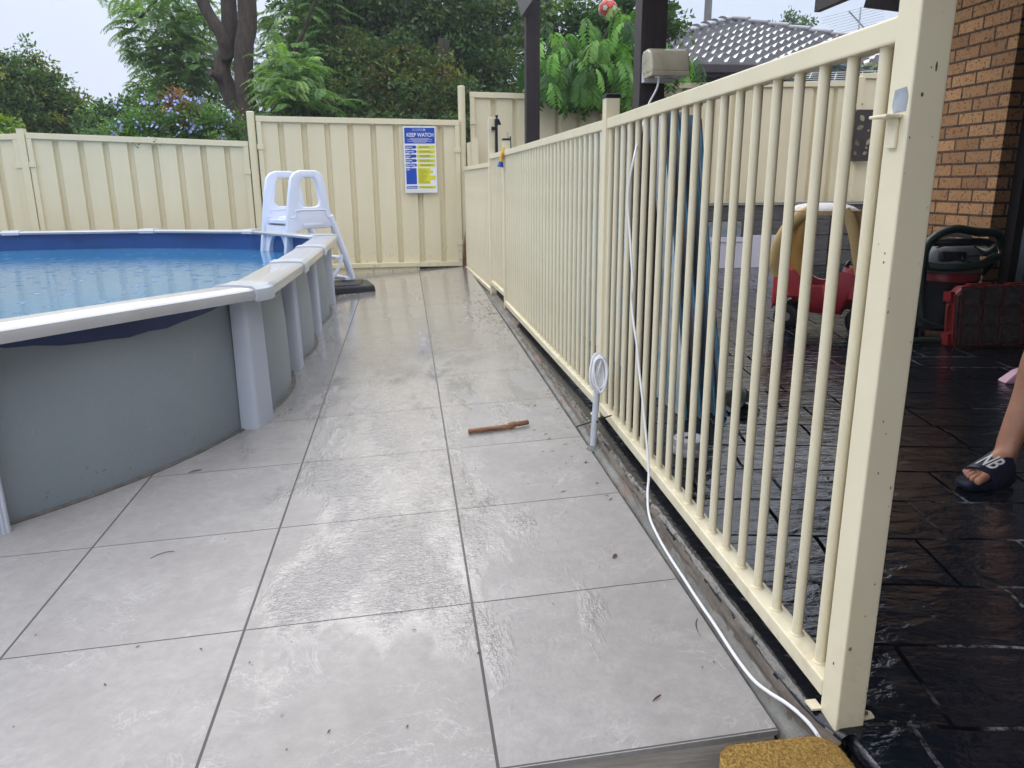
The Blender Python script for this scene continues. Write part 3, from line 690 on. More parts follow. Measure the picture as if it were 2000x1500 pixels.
m.build('small_print', M_sd, sg)
m = MB()
for k, (a, c_) in enumerate(((.22, .78), (.12, .88), (.25, .75), (.12, .88), (.3, .7))): sr(a, .178+k*.014, c_, .1825+k*.014, .0024)
sr(.28, .035, .68, .037, .0024); sr(.28, .066, .68, .068, .0024); sr(.28, .035, .285, .068, .0024); sr(.675, .035, .68, .068, .0024); sr(.63, .040, .66, .063, .0024); sr(.32, .048, .34, .056, .0024); sr(.37, .050, .60, .054, .0024)
for k in range(2): sr(.05, .955+k*.012, .68, .957+k*.012, .0024)
m.build('header_print', M_sw, sg)
def sign_text(t, size, a, b, wfit=None, mat=None):
    me = text_mesh(t, size, .0006, 0, size*.018); xs = [v_.co.x for v_ in me.vertices]; w0 = max(xs)-min(xs); k = (wfit*W_/w0) if wfit else 1
    ob = bpy.data.objects.new('lettering', me); me.materials.append(mat or M_sw); COL.objects.link(ob); ob.parent = sg
    ob.rotation_euler = (R_(90), 0, 0); ob.scale = (k, 1, 1); ob.location = Vector((SX0+a*W_, SY-.003, SZ1-b*H_)) - ORG[sg.name]
sign_text('KEEP WATCH', .058, .10, .13, .82)
for t, ry, wf in (('Dangers', .308, .2), ('Response', .375, .25), ('Send', .443, .13), ('Airway', .511, .19), ('Breathing', .579, .27), ('CPR', .648, .10), ('Defibrillation', .917, .30)): sign_text(t, .026, .06, ry, wf)
m = MB(); m.box(.02, SY-.004, 1.745, .045, SY+.01, 1.758); m.build('fixing_tab', M_steel, sg)

# ================================================================ POOL BALUSTRADE
FA, FB, FC, FD, FE = Vector((.645, -.63, 0)), Vector((.69, 1.35, 0)), Vector((.655, 4.40, 0)), Vector((.632, 5.22, 0)), Vector((.552, 7.36, 0))
def balustrade(name, label, A, B, zb, zt, n, first=None, cat='fence', gap0=-.012, gap1=.0, rw=.038, rh=.040, cx=.018):
    th = thing(name, label, cat, (A.x, A.y, zb), 'cream tubular pool fence sections')
    d = (B-A).normalized(); nrm = Vector((d.y, -d.x, 0)); c_ = nrm*cx; L = (B-A).length
    g0 = A+d*gap0+c_; g1 = B-d*gap1+c_
    m = MB(); m.bar((*g0.xy, zt-rh/2), (*g1.xy, zt-rh/2), rw, rh); m.build('top_rail', M_rail, th, bevel=.004)
    m = MB(); m.bar((*g0.xy, zb+rh*.45), (*g1.xy, zb+rh*.45), rw+.012, rh*.9); m.build('bottom_rail', M_rail, th, bevel=.004)
    base = None
    for k in range(n):
        s = (first if first is not None else .1) + .1*k
        if s > L-.02: break
        p = A+d*s+c_
        if base is None:
            m = MB(); m.tube([(*p.xy, zb+rh*.9-.001), (*p.xy, zt-rh+.001)], .0112, 14, cap=False); m.lathe([(.0145, 0), (.0140, .003), (.0112, .005)], 14, (p.x, p.y, zb+rh*.9)); base = m.build('baluster', M_rail, th, smooth=True); p0 = p
        else:
            o = base.copy(); COL.objects.link(o); o.parent = th; o.location = base.location + (p-p0)
    return th
balustrade('pool_fence', 'nearest cream tubular pool fence section, behind the white cable coil', FA, FB, .118, 1.352, 20, .045)
balustrade('pool_fence', 'middle cream tubular pool fence section in front of the blue and white boards', FB, FC, .118, 1.352, 30, .10)
gate = balustrade('pool_gate', 'narrow cream pool gate panel with a black latch at its far end', FC, FD, .188, 1.352, 8, .09, 'gate')
balustrade('pool_fence', 'lower cream tubular pool fence section running to the far corner post', FD, FE, .105, 1.285, 21, .09)
def sq_post(P0, w_, zb, zt, label, cap=True, h_off=.025):
    th = thing('fence_post', label, 'fence post', (P0.x, P0.y, zb), 'square posts of the pool fence')
    m = MB(); x0, y0 = P0.x, P0.y-w_/2; m.box(x0, y0, zb, x0+w_, y0+w_, zt); m.build('post_tube', M_rail, th, bevel=.004, segs=3)
    if cap: m = MB(); m.box(x0-.003, y0-.003, zt-.004, x0+w_+.003, y0+w_+.003, zt+.014); m.build('post_cap', M_blackp, th, bevel=.006)
    return th
# near tall post
near = sq_post(Vector((.638, -.672, 0)), .058, .078, 2.55, 'tall square cream post nearest the camera, with a scraped grey patch', cap=False)
NX, NY = .638, -.701
m = MB(); m.add([(NX-.0006, NY+.008, 1.205), (NX-.0006, NY+.038, 1.203), (NX-.0006, NY+.044, 1.214), (NX-.0006, NY+.041, 1.238), (NX-.0006, NY+.012, 1.241), (NX-.0006, NY+.006, 1.226)], [(0, 1, 2, 3, 4, 5)]); m.build('scraped_patch', paint('bare_grey_metal', (.36, .40, .46), .5, .3, 30, .3), near)
m = MB(); m.box(NX-.030, NY+.012, 1.196, NX-.0005, NY+.058, 1.201); m.box(NX-.0055, NY+.020, 1.150, NX-.0005, NY+.042, 1.197); br_ = m.build('latch_bracket', M_rail, near, bevel=.002)
m = MB(); m.lathe([(.008, 0), (.008, .0015), (.005, .003), (0, .003)], 14); 
o = m.build('screw', M_rail, br_); o.rotation_euler = (0, R_(-90), 0); o.location = Vector((NX-.0055, NY+.031, 1.163))-ORG[br_.name]
m = MB()
for (yy, zz, r) in ((NY+.018, .985, .0018), (NY+.018, .970, .0022), (NY+.028, .21, .003)): m.box(NX-.001, yy, zz, NX-.0001, yy+r, zz+r*1.6)
m.build('screw_hole', M_rust, near)
m = MB()
for (cx_, cz_, rx_, rz_) in ((NX+.018, 1.228, .0022, .0034), (NX+.036, 1.268, .0017, .0075)): m.add([(cx_+rx_*math.cos(a*.5236), NY-.0005, cz_+rz_*math.sin(a*.5236)) for a in range(12)], [tuple(range(12))])
m.build('dent', paint('dark_scuff', (.09, .075, .05), .7, .4, 90, 0), near)
random.seed(17); m = MB()
for k in range(26):
    zz = random.uniform(.12, 1.5); e = random.random() < .6; cx_ = NX+.0575-random.uniform(0, .004) if e else NX+random.uniform(.004, .054); r1 = random.uniform(.0006, .0016); r2 = r1*random.uniform(1, 3)
    m.add([(cx_+r1*math.cos(a*.7854)*random.uniform(.6, 1), NY-.0004, zz+r2*math.sin(a*.7854)*random.uniform(.6, 1)) for a in range(8)], [tuple(range(8))])
o_ = m.build('paint_chips', paint('chipped_paint', (.11, .07, .04), .8, .4, 90, 0), near); tag(o_, kind='stuff')
m = MB(); m.add([(NX+.010+.0035*math.cos(a*.5236), NY-.0006, .262+.0045*math.sin(a*.5236)) for a in range(12)], [tuple(range(12))]); m.build('stain', paint('orange_stain', (.42, .24, .12), .7, .3, 90, 0), near)
m = MB(); m.hexa([(NX+.059, NY+.010, .0915), (NX+.088, NY+.013, .0915), (NX+.090, NY+.030, .0915), (NX+.059, NY+.047, .0915), (NX+.059, NY+.010, .0965), (NX+.088, NY+.013, .0965), (NX+.090, NY+.030, .0965), (NX+.059, NY+.047, .0965)]); bf = m.build('base_tab', M_rail, near, bevel=.0015)
m = MB(); m.lathe([(.006, 0), (.006, .003), (0, .004)], 12, (NX+.074, NY+.024, .0966)); m.build('bolt', M_rust, bf)
m = MB(); m.hexa([(NX-.020, NY+.052, .0915), (NX+.002, NY+.052, .0915), (NX+.002, NY+.080, .0915), (NX-.02, NY+.08, .0915), (NX-.020, NY+.052, .096), (NX+.002, NY+.052, .096), (NX+.002, NY+.080, .096), (NX-.02, NY+.08, .096)]); m.build('base_tab', M_rail, near)
midp = sq_post(Vector((.682, 1.35, 0)), .058, .09, 1.432, 'square cream post with a black cap beside the big dark timber post')
m = MB(); m.box(.70, 1.314, 1.268, .722, 1.3205, 1.305); lb = m.build('rail_bracket', M_rail, midp, bevel=.003)
m = MB(); m.hexa([(.652, 1.30, .093), (.683, 1.30, .093), (.683, 1.40, .093), (.652, 1.36, .093), (.652, 1.30, .098), (.683, 1.30, .098), (.683, 1.40, .098), (.652, 1.36, .098)]); bt = m.build('base_tab', M_rail, midp)
m = MB(); m.lathe([(.009, 0), (.009, .004), (0, .006)], 12, (.668, 1.345, .098)); m.build('bolt', M_rust, bt)
sq_post(Vector((.648, 4.42, 0)), .058, .09, 1.43, 'square cream post with a small black cap where the colourful toy hangs')
gp = sq_post(Vector((.622, 5.245, 0)), .055, .09, 1.665, 'square cream gate post carrying the tall black latch', cap=False)
lt = thing('gate_latch', 'tall black magnetic gate latch on the far gate post', 'latch', (.69, 5.2, 1.36))
m = MB(); m.box(.678, 5.19, 1.352, .703, 5.215, 1.63); m.build('rod', M_blackp, lt, bevel=.003)
m = MB(); m.hexa([(.676, 5.185, 1.60), (.735, 5.185, 1.60), (.735, 5.22, 1.60), (.676, 5.22, 1.60), (.676, 5.185, 1.652), (.715, 5.185, 1.652), (.715, 5.22, 1.652), (.676, 5.22, 1.652)]); m.build('head', M_blackp, lt, bevel=.008)
m = MB(); m.tube([(.695, 5.2, 1.65), (.695, 5.2, 1.668)], .009, 12); m.tube([(.695, 5.2, 1.667), (.695, 5.2, 1.682)], .013, 12); m.build('pull_knob', M_blackp, lt, smooth=True)
m = MB(); m.box(.646, 5.188, 1.555, .68, 5.212, 1.585); m.build('mount', M_blackp, lt, bevel=.006)
# ================================================================ PATIO ROOF, TIMBER POSTS
pr_ = thing('patio_roof', 'dark stained timber patio roof carried on two timber posts', 'patio roof', (.89, 1.43, .09))
m = MB(); m.box(.836, 1.38, .09, .943, 1.478, 2.62); m.build('post', M_post, pr_, bevel=.003)
m = MB(); m.box(.836, 4.40, .09, .943, 4.50, 2.62); m.build('post', M_post, pr_, bevel=.003)
m = MB(); m.prism([(.80, 4.42, 2.33), (.80, 4.62, 2.47), (.80, 4.66, 2.56), (.80, 4.60, 2.62), (.80, -4, 2.62), (.80, -4, 2.33)], (.045, 0, 0)); m.build('edge_beam', M_beam, pr_, bevel=.004)
m = MB(); m.prism([(3.03, 4.15, 2.35), (3.03, 4.15, 2.52), (3.03, -4, 2.52), (3.03, -4, 2.35)], (.05, 0, 0)); m.build('edge_beam', M_post, pr_, bevel=.004)
m = MB(); m.bar((3.45, 4.15, 2.47), (4.6, 3.5, 2.20), .05, .15); m.build('fascia', M_post, pr_, bevel=.003)
for k in range(5):
    m = MB(); y = 3.6-k*1.6; m.box(.72, y, 2.525, 3.85, y+.045, 2.62); m.build('rafter', M_post, pr_)
m = MB(); m.box(.56, -4.2, 2.622, 4.4, 2.8, 2.66); m.build('roof_sheet', paint('roof_sheet', (.05, .045, .05), .6), pr_)

# ================================================================ BRICK HOUSE
bh = thing('brick_house', 'speckled brown brick house wall with a dark framed sliding door', 'house', (4.0, 3.4, .09))
m = MB(); m.box(3.73, 2.86, .092, 7, 4.0, 2.60); m.build('brick_wall', M_brick, bh)
m = MB(); m.box(3.73, -6, 2.25, 7, 2.858, 2.60); m.build('brick_wall', M_brick, bh)
M_frame = paint('dark_brown_frame', (.020, .014, .014), .5, .2, 8, .1)
m = MB(); m.box(3.84, 2.77, .092, 3.93, 2.857, 2.248); m.build('door_frame', M_frame, bh, bevel=.002)
m = MB(); m.box(3.84, -.4, 2.16, 3.93, 2.768, 2.248); m.build('door_frame', M_frame, bh)
dr = MB(); dr.box(3.855, 2.66, .10, 3.90, 2.72, 2.15); door = dr.build('sliding_door', paint('blue_grey_aluminium', (.11, .15, .17), .35, .15, 10, .05, metal=.4), bh, bevel=.002)
gl = NT('dark_glass'); gl.set(Base_Color=(.012, .014, .016), Roughness=.04, Specular_IOR_Level=.6); gl = gl.m
m = MB(); m.box(3.875, -.4, .14, 3.88, 2.655, 2.12); m.build('glass', gl, door)
m = MB(); m.box(3.855, -.4, .093, 3.90, 2.655, .135); m.build('bottom_rail', M_frame, door)
m = MB(); m.box(3.95, -6, .092, 7, 2.765, 2.24); m.build('dark_interior', M_frame, bh)
m = MB(); m.box(3.73, -6, .092, 3.94, -.42, 2.248); m.build('brick_wall', M_brick, bh)
hr = MB(); hr.box(3.4, -6, 2.68, 8, 4.5, 2.75); hr.box(.25, -6, 2.68, 3.38, -1.3, 2.75); hr.build('eave_with_added_shade', M_frame, bh)  # second box: unseen eave added behind the camera to shade south faces
m = MB(); m.box(.25, -4.6, -.12, 3.7, -4.3, 2.67); m.build('brick_wall', M_brick, bh)  # unseen wall added behind the camera so south-facing sides stay darker

# ================================================================ SLEEPER WALL, BOARDS, ART
rw_ = thing('retaining_wall', 'low retaining wall of weathered grey timber sleepers below the fence', 'retaining wall', (4, 7.1, .09))
for k in range(4):
    z = .09+k*.185; m = MB(); m.box(.75, 7.04+.004*(k % 2), z, 5.0, 7.18, z+.178); m.build('sleeper', M_sleeper, rw_, bevel=.008)
    m = MB(); m.box(5.02, 7.045-.004*(k % 2), z, 8.4, 7.18, z+.176); m.build('sleeper', M_sleeper, rw_, bevel=.008)
m = MB(); m.box(.75, 7.02, .832, 8.4, 7.30, .855); m.build('capping_board', timber_mat('pale_grey_capping', (.20, .195, .18), (.34, .33, .30), (1.5, 10, 10), .7, .5), rw_)
M_board = paint('pale_lilac_white_board', (.58, .56, .64), .5, .08, 3, .05)
wb = thing('white_board', 'larger pale white board leaning on the sleeper wall', 'board', (3.3, 6.94, .09), 'white boards against the sleeper wall')
m = MB(); m.hexa([(2.7, 6.925, .092), (3.91, 6.925, .092), (3.91, 6.95, .092), (2.7, 6.95, .092), (2.7, 6.955, .455), (3.91, 6.955, .455), (3.91, 6.98, .455), (2.7, 6.98, .455)]); m.build('panel', M_board, wb, bevel=.002)
m = MB(); m.bar((2.7, 6.945, .405), (3.91, 6.945, .405), .006, .006); m.build('trim_strip', M_board, wb)
wb = thing('white_board', 'smaller white board beside the larger one, nearer the toy car', 'board', (4.1, 6.95, .09), 'white boards against the sleeper wall')
m = MB(); m.hexa([(3.925, 6.935, .092), (4.44, 6.935, .092), (4.44, 6.96, .092), (3.925, 6.96, .092), (3.925, 6.985, .472), (4.44, 6.985, .472), (4.44, 7.01, .472), (3.925, 7.01, .472)]); m.build('panel', M_board, wb, bevel=.002)
bp2 = thing('grey_panel', 'blue-grey panel standing behind the larger white board', 'board', (3.5, 7.0, .3))
m = MB(); m.box(2.9, 6.99, .30, 3.84, 7.02, .635); m.build('panel', paint('blue_grey_sheet', (.20, .27, .33), .5, .3, 5, .1, 60, (.33, .32, .32), (.45, .6)), bp2)
ad_ = bpy.data.objects  # leaf panel
art = thing('leaf_cutout_panel', 'dark brown metal wall panel with leaf-shaped cut-outs on the fence', 'wall art', (5.54, 7.41, 1.64))
bm = bmesh.new(); AX0, AX1, AZ0, AZ1, AY = 5.40, 5.72, 1.335, 1.945, 7.40
def vring(pts, y): return [bm.verts.new(Vector((x, y, z))-Vector((5.54, 7.41, 1.64))) for x, z in pts]
def leaf(cx, cz, l, w_, a):
    o = []
    for k in range(12):
        t = 2*math.pi*k/12; x = math.cos(t)*l; z = math.sin(t)*w_*(1-abs(math.cos(t))**2*.55)*1.2
        o.append((cx+x*math.cos(a)-z*math.sin(a), cz+x*math.sin(a)+z*math.cos(a)))
    return o
rects = [(AX0, AZ0), (AX1, AZ0), (AX1, AZ1), (AX0, AZ1)]
leaves = [leaf(5.50, 1.845, .045, .026, R_(-50)), leaf(5.485, 1.735, .048, .024, R_(20)), leaf(5.47, 1.555, .042, .024, R_(-60)), leaf(5.61, 1.565, .045, .020, R_(65)), leaf(5.455, 1.43, .030, .018, R_(-60)), leaf(5.58, 1.43, .032, .018, R_(25)), leaf(5.595, 1.495, .018, .012, R_(-20)), leaf(5.60, 1.70, .022, .010, R_(10)), leaf(5.66, 1.84, .05, .012, R_(65)), leaf(5.66, 1.62, .02, .014, R_(40))]
rr = []
for yy in (AY, AY+.004):
    lo = [vring(rects, yy)] + [vring(l, yy) for l in leaves]; es = []
    for r in lo: es += [bm.edges.new((r[i], r[(i+1) % len(r)])) for i in range(len(r))]
    bmesh.ops.triangle_fill(bm, use_beauty=True, edges=es); rr.append(lo)
for X, Y in zip(*rr):
    for i in range(len(X)): j = (i+1) % len(X); bm.faces.new((X[i], X[j], Y[j], Y[i]))
bmesh.ops.recalc_face_normals(bm, faces=bm.faces); me = bpy.data.meshes.new('panel'); bm.to_mesh(me); bm.free(); me.materials.append(paint('dark_brown_metal', (.035, .022, .020), .5, .2, 6, .05))
o = bpy.data.objects.new('panel', me); COL.objects.link(o); o.parent = art; ORG[o.name] = ORG[art.name]
for (x, z) in ((5.412, 1.93), (5.412, 1.35), (5.708, 1.93), (5.708, 1.35)):
    m = MB(); m.tube([(x, AY-.004, z), (x, AY+.001, z)], .006, 8); m.build('screw', M_steel, art)

# ================================================================ POWER SOCKET + CABLE
pb = thing('power_socket_box', 'yellowed weatherproof power socket box on the big timber post', 'power outlet', (.92, 1.36, 1.55))
M_aged = paint('yellowed_polycarbonate', (.50, .45, .33), .3, .2, 8, .1, 60, (.25, .17, .08), (.60, .75)); M_pw = paint('socket_white', (.62, .63, .64), .4, .1, 8, .05, 60, (.3, .28, .25), (.6, .72))
m = MB(); m.box(.842, 1.345, 1.492, .972, 1.378, 1.60); m.build('backing_box', M_pw, pb, bevel=.004)
m = MB(); m.box(.852, 1.328, 1.500, .962, 1.347, 1.56); sk = m.build('socket_face', M_pw, pb, bevel=.004)
m = MB(); m.box(.925, 1.324, 1.515, .945, 1.329, 1.53); m.build('switch', M_pw, sk, bevel=.001)
m = MB(); prf = [(1.365, 1.61), (1.30, 1.612), (1.262, 1.598), (1.242, 1.560), (1.236, 1.518), (1.360, 1.518)]
m.prism([(.838, y, z) for y, z in prf], (.160, 0, 0)); cv = m.build('hinged_cover', M_aged, pb, bevel=.012, segs=4, smooth=True)
m = MB(); m.box(.841, 1.236, 1.505, .995, 1.352, 1.522); m.build('cover_skirt', M_aged, pb, bevel=.003)
m = MB(); m.tube([(.882, 1.27, 1.52), (.882, 1.27, 1.500)], .017, 14); m.build('plug', M_cable, pb, smooth=True)
cb_ = MB(); path = [(.882, 1.27, 1.505), (.872, 1.262, 1.46), (.835, 1.24, 1.40), (.80, 1.18, 1.345), (.76, 1.08, 1.29), (.70, .93, 1.235), (.658, .82, 1.19), (.644, .825, 1.10), (.643, .828, 1.02), (.645, .80, .92), (.643, .768, .84), (.642, .735, .75), (.643, .748, .70), (.642, .715, .63), (.643, .665, .55), (.642, .62, .46), (.642, .575, .38), (.641, .53, .29), (.640, .49, .21), (.636, .46, .15), (.618, .41, .105), (.600, .33, .066), (.592, .22, .050), (.588, .10, .043), (.586, -.02, .041), (.583, -.14, .040), (.583, -.26, .038), (.580, -.38, .037), (.582, -.47, .039), (.588, -.535, .052), (.600, -.585, .062), (.612, -.635, .064), (.620, -.68, .055), (.624, -.74, .03)]
cb_.tube(spline(path, 6), .0042, 10); tag(cb_.build('power_cable', M_cable, smooth=True), 'long white cable running from the socket box down the fence and along the deck edge', 'cable')
# conduit with a coil of cable and a cable tie
cn = thing('conduit_pipe', 'short grey-white conduit pipe standing at the deck edge below the cable coil', 'pipe', (.596, 1.05, .03))
m = MB(); m.tube([(.590, 1.045, .035), (.594, 1.055, .12), (.606, 1.075, .24), (.610, 1.08, .315)], .0135, 18); m.build('pipe', M_conduit, cn, smooth=True)
m = MB(); m.lathe([(.030, -.004), (.026, .006), (.016, .014), (.012, .016)], 16, (.590, 1.045, .042)); m.build('mortar_collar', M_conc, cn, smooth=True)
co = MB(); random.seed(3)
for k in range(11):
    a0 = random.uniform(-.8, .8); cx, cz = .611+random.uniform(-.007, .009), .356+random.uniform(-.006, .006); ax = .024+random.uniform(-.014, .010); az = .066+random.uniform(-.010, .008); yo = 1.062+random.uniform(-.020, .014)
    co.tube([(cx+ax*math.cos(t)+.004*math.sin(t*2+k), yo+.016*math.sin(t+a0)+(k-3)*.0015, cz+az*math.sin(t)) for t in [2*math.pi*i/30 for i in range(31)]], .0046, 8, cap=False)
co.tube(spline([(.610, 1.08, .30), (.604, 1.06, .33), (.606, 1.05, .37), (.618, 1.055, .41)], 6), .0046, 8)
tag(co.build('cable_coil', M_cable, smooth=True), 'looped bundle of white cable hanging on the conduit pipe', 'cable coil')
m = MB(); m.bar((.520, 1.055, .138), (.672, 1.075, .172), .002, .006, up=(0, -.2, 1)); m.box(.598, 1.048, .150, .609, 1.058, .160); tag(m.build('cable_tie', M_blackp), 'black cable tie around the conduit, ends sticking out sideways', 'cable tie')

# ================================================================ BOARDS BEHIND THE FENCE
def foam_mat(name, a, b, th0=.50):
    m = NT(name); v = m.coord(); n = m.noise(v, 7, 6, .7, .3); base = m.mix(m.ramp(n, [(th0, 0.0), (th0+.10, 1.0)]), a, b)
    n2 = m.noise(m.coord((1, 1, .5)), 22, 4, .6); base = m.mix(m.ramp(n2, [(.62, 0.0), (.70, .6)]), base, (.20, .50, .75)); m.set(Base_Color=base, Roughness=.35); return m.m
M_foam = foam_mat('white_blue_film', (.80, .84, .86), (.38, .66, .84), .50); M_foam2 = foam_mat('dusty_blue_board', (.38, .48, .58), (.44, .60, .72)); M_foamg = foam_mat('grey_lilac_film', (.48, .50, .56), (.60, .63, .70), .46)
M_edge = paint('blue_edge', (.14, .34, .50), .4, .5, 10, .1)
sheets = [(1.035, .870, 1.20, 3.55, 1.385, M_foam, 'white board with blue blotches, innermost against the timber post'),
          (1.075, .905, 1.235, 3.5, 1.38, M_foam2, 'dusty dark blue board second from the timber post'),
          (1.115, .945, 1.215, 3.45, 1.375, M_foamg, 'pale-edged board in the middle of the leaning stack'),
          (1.150, .978, 1.27, 3.45, 1.372, M_foam2, 'dark blue board fourth from the timber post'),
          (1.185, 1.005, 1.255, 3.4, 1.36, M_foam2, 'dark blue board second from the outside of the stack'),
          (1.235, 1.045, 1.225, 3.4, 1.345, M_foamg, 'grey-faced board with a bright blue edge, outermost of the stack')]
for i, (xb, xt, y0, y1, zt, mt, lab) in enumerate(sheets):
    th = thing('insulation_board', lab, 'board', (xb, y0, .092), 'boards leaning against the timber post'); T = .012
    m = MB(); bw = .012*math.sin(i*2.1)
    nZ = 8; ny_ = 6
    for s_, dx in ((0, 0), (1, T)):
        for k in range(nZ+1):
            t = k/nZ; x = xb+(xt-xb)*t + .012*math.sin(math.pi*t)*(-1 if i % 2 else 1)+dx
            for j in range(ny_+1): yy = y0+(y1-y0)*j/ny_; m.v.append((x+bw*math.sin(yy*2), yy, .093+(zt-.093)*t))
    q = (nZ+1)*(ny_+1)
    for k in range(nZ):
        for j in range(ny_): a = k*(ny_+1)+j; m.f += [(a, a+1, a+ny_+2, a+ny_+1), (q+a, q+a+ny_+1, q+a+ny_+2, q+a+1)]; m.mi += [0, 0]
    for k in range(nZ):
        for j in (0, ny_): a = k*(ny_+1)+j; m.f.append((a, a+ny_+1, q+a+ny_+1, q+a)); m.mi.append(1)
    for j in range(ny_):
        for k in (0, nZ): a = k*(ny_+1)+j; m.f.append((a, q+a, q+a+1, a+1)); m.mi.append(1)
    m.build('sheet', [mt, M_edge], th)
    if i in (2, 4, 5):
        m = MB(); m.tube([(xb+(xt-xb)*t+.012*math.sin(math.pi*t)*(-1 if i % 2 else 1)+.003+bw*math.sin(y0*2), y0-.004, .095+(zt-.1)*t) for t in [k/10 for k in range(11)]], .0065, 6); m.build('blue_film_edge', paint('bright_blue_film', (.12, .38, .58), .3, .5, 9, .1) if 'bright_blue_film' not in bpy.data.materials else bpy.data.materials['bright_blue_film'], th)
rl = thing('mesh_tape_roll', 'roll of white mesh tape lying on the black paving behind the fence', 'tape roll', (.905, .80, .09))
m = MB(); m.lathe([(.018, .0), (.058, .0), (.061, .004), (.061, .030), (.0595, .033), (.061, .036), (.061, .062), (.057, .066), (.026, .066), (.018, .062), (.018, .0)], 40, (.905, .80, .092)); 
mt_ = NT('white_mesh_tape'); v = mt_.coord(); ch = mt_.n('ShaderNodeTexVoronoi', i_Scale=260.0); mt_.l(v, ch.inputs['Vector']); mt_.set(Base_Color=mt_.mix(mt_.ramp(ch.outputs['Distance'], [(.2, 1.0), (.5, 0.0)]), (.52, .52, .56), (.74, .74, .77)), Roughness=.6); mt_.bump(ch.outputs['Distance'], .6, .003)
m.build('tape', mt_.m, rl, smooth=True)
m = MB(); m.lathe([(.0175, .002), (.0175, .064), (.014, .064), (.014, .002), (.0175, .002)], 24, (.905, .80, .092)); m.build('core', M_rust, rl, smooth=True)
m = MB(); m.box(.78, 1.62, .092, .86, 1.86, .165); tag(m.build('clay_brick', paint('orange_clay', (.48, .17, .06), .8, .3, 12, .5), bevel=.004), 'orange clay brick lying behind the fence beside the timber post', 'brick')
m = MB(); m.box(.99, 1.74, .092, 1.16, 1.80, .112); tag(m.build('red_batten', M_red, bevel=.003), 'small red piece of plastic under the leaning boards', 'plastic piece')
gt = MB(); gt.grid(lambda u, v_: (1.28+.13*u+.02*math.sin(v_*7), 1.25+.55*v_, .094+.09*math.sin(math.pi*u)*(.6+.4*math.sin(v_*9))+.02*mn.noise(Vector((u*5, v_*7, 0)))), 14, 20); gt.box(1.27, 1.27, .093, 1.40, 1.78, .10)
tag(gt.build('green_tarp', paint('dark_green_tarp', (.016, .04, .028), .5, .3, 8, .3), smooth=True), 'folded dark green tarp on the paving behind the leaning boards', 'tarp')
# small things on the far fence line
ty = thing('toy_water_pistol', 'small yellow and blue plastic toy hanging over the pool fence rail', 'toy', (.64, 4.40, 1.27))
m = MB(); m.tube([(.650, 4.395, 1.375), (.642, 4.385, 1.33), (.632, 4.38, 1.28), (.626, 4.38, 1.25)], [.010, .016, .014, .012], 10); m.build('yellow_body', paint('bright_yellow', (.75, .50, .04), .4, .1, 8, 0), ty, smooth=True)
m = MB(); m.tube([(.628, 4.378, 1.265), (.622, 4.376, 1.225)], [.016, .024], 12); m.build('blue_foot', paint('bright_blue', (.01, .06, .38), .4, .1, 8, 0), ty, smooth=True)
m = MB(); m.tube([(.640, 4.37, 1.33), (.634, 4.37, 1.29)], .007, 8); m.build('orange_trigger', paint('bright_orange', (.8, .18, .03), .4, .1, 8, 0), ty, smooth=True)
rd = thing('metal_rods', 'pair of thin dark rods poking up behind the fence beside the toy', 'rods', (.73, 4.6, .1))
for k in range(2):
    m = MB(); m.tube([(.76+k*.025, 4.62, .10), (.715+k*.022, 4.62, 1.50-k*.03)], .006, 8); m.build('rod', M_blackp if k else M_steel, rd, smooth=True)
for k, (xa, xb_, zt, lab) in enumerate(((.60, .665, 1.575, 'shorter narrow cream offcut leaning beside the tall round corner post'), (.655, .728, 1.612, 'wider cream offcut leaning behind the low end of the pool fence'))):
    m = MB(); m.hexa([(xa+.02, 7.34-k*.03, .15), (xb_+.02, 7.34-k*.03, .15), (xb_+.02, 7.35-k*.03, .15), (xa+.02, 7.35-k*.03, .15), (xa, 7.40-k*.03, zt-.02), (xb_, 7.40-k*.03, zt), (xb_, 7.41-k*.03, zt), (xa, 7.41-k*.03, zt-.02)])
    tag(m.build('cream_offcut', M_fence), lab, 'metal offcut', 'cream offcuts leaning at the fence corner')
m = MB(); m.prism([(.512, 7.33, .13), (.562, 7.33, .13), (.555, 7.345, .56)], (0, .012, 0)); tag(m.build('rusty_strip', M_rust), 'rusty pointed strip wedged at the corner below the tall round post', 'metal strip')

# ================================================================ STICK AND LITTER ON THE DECK
sk_ = thing('broken_stick', 'short broken brown stick lying on the wet tiles', 'stick', (.24, 1.38, .035))
m = MB(); pts = [(.100, 1.362), (.16, 1.366), (.22, 1.371), (.275, 1.378), (.30, 1.384), (.34, 1.392), (.374, 1.402)]
m.tube(spline([(x, y, dz(x, y)+.0135+(.004 if i > 3 else 0)) for i, (x, y) in enumerate(pts)], 5), [.0115+.0016*mn.noise(Vector((i*.7, 0, 0)))+(.004 if 17 <= i <= 21 else 0) for i in range(31)], 12); m.build('branch', M_stick, sk_, smooth=True)
m = MB(); m.tube([(.286, 1.378, dz(.29, 1.38)+.016), (.292, 1.372, dz(.29, 1.38)+.024)], [.010, .006], 10); m.build('knot', M_barkd, sk_, smooth=True)
random.seed(11)
M_leafd = paint('brown_litter', (.10, .04, .022), .6, .5, 60, .2)
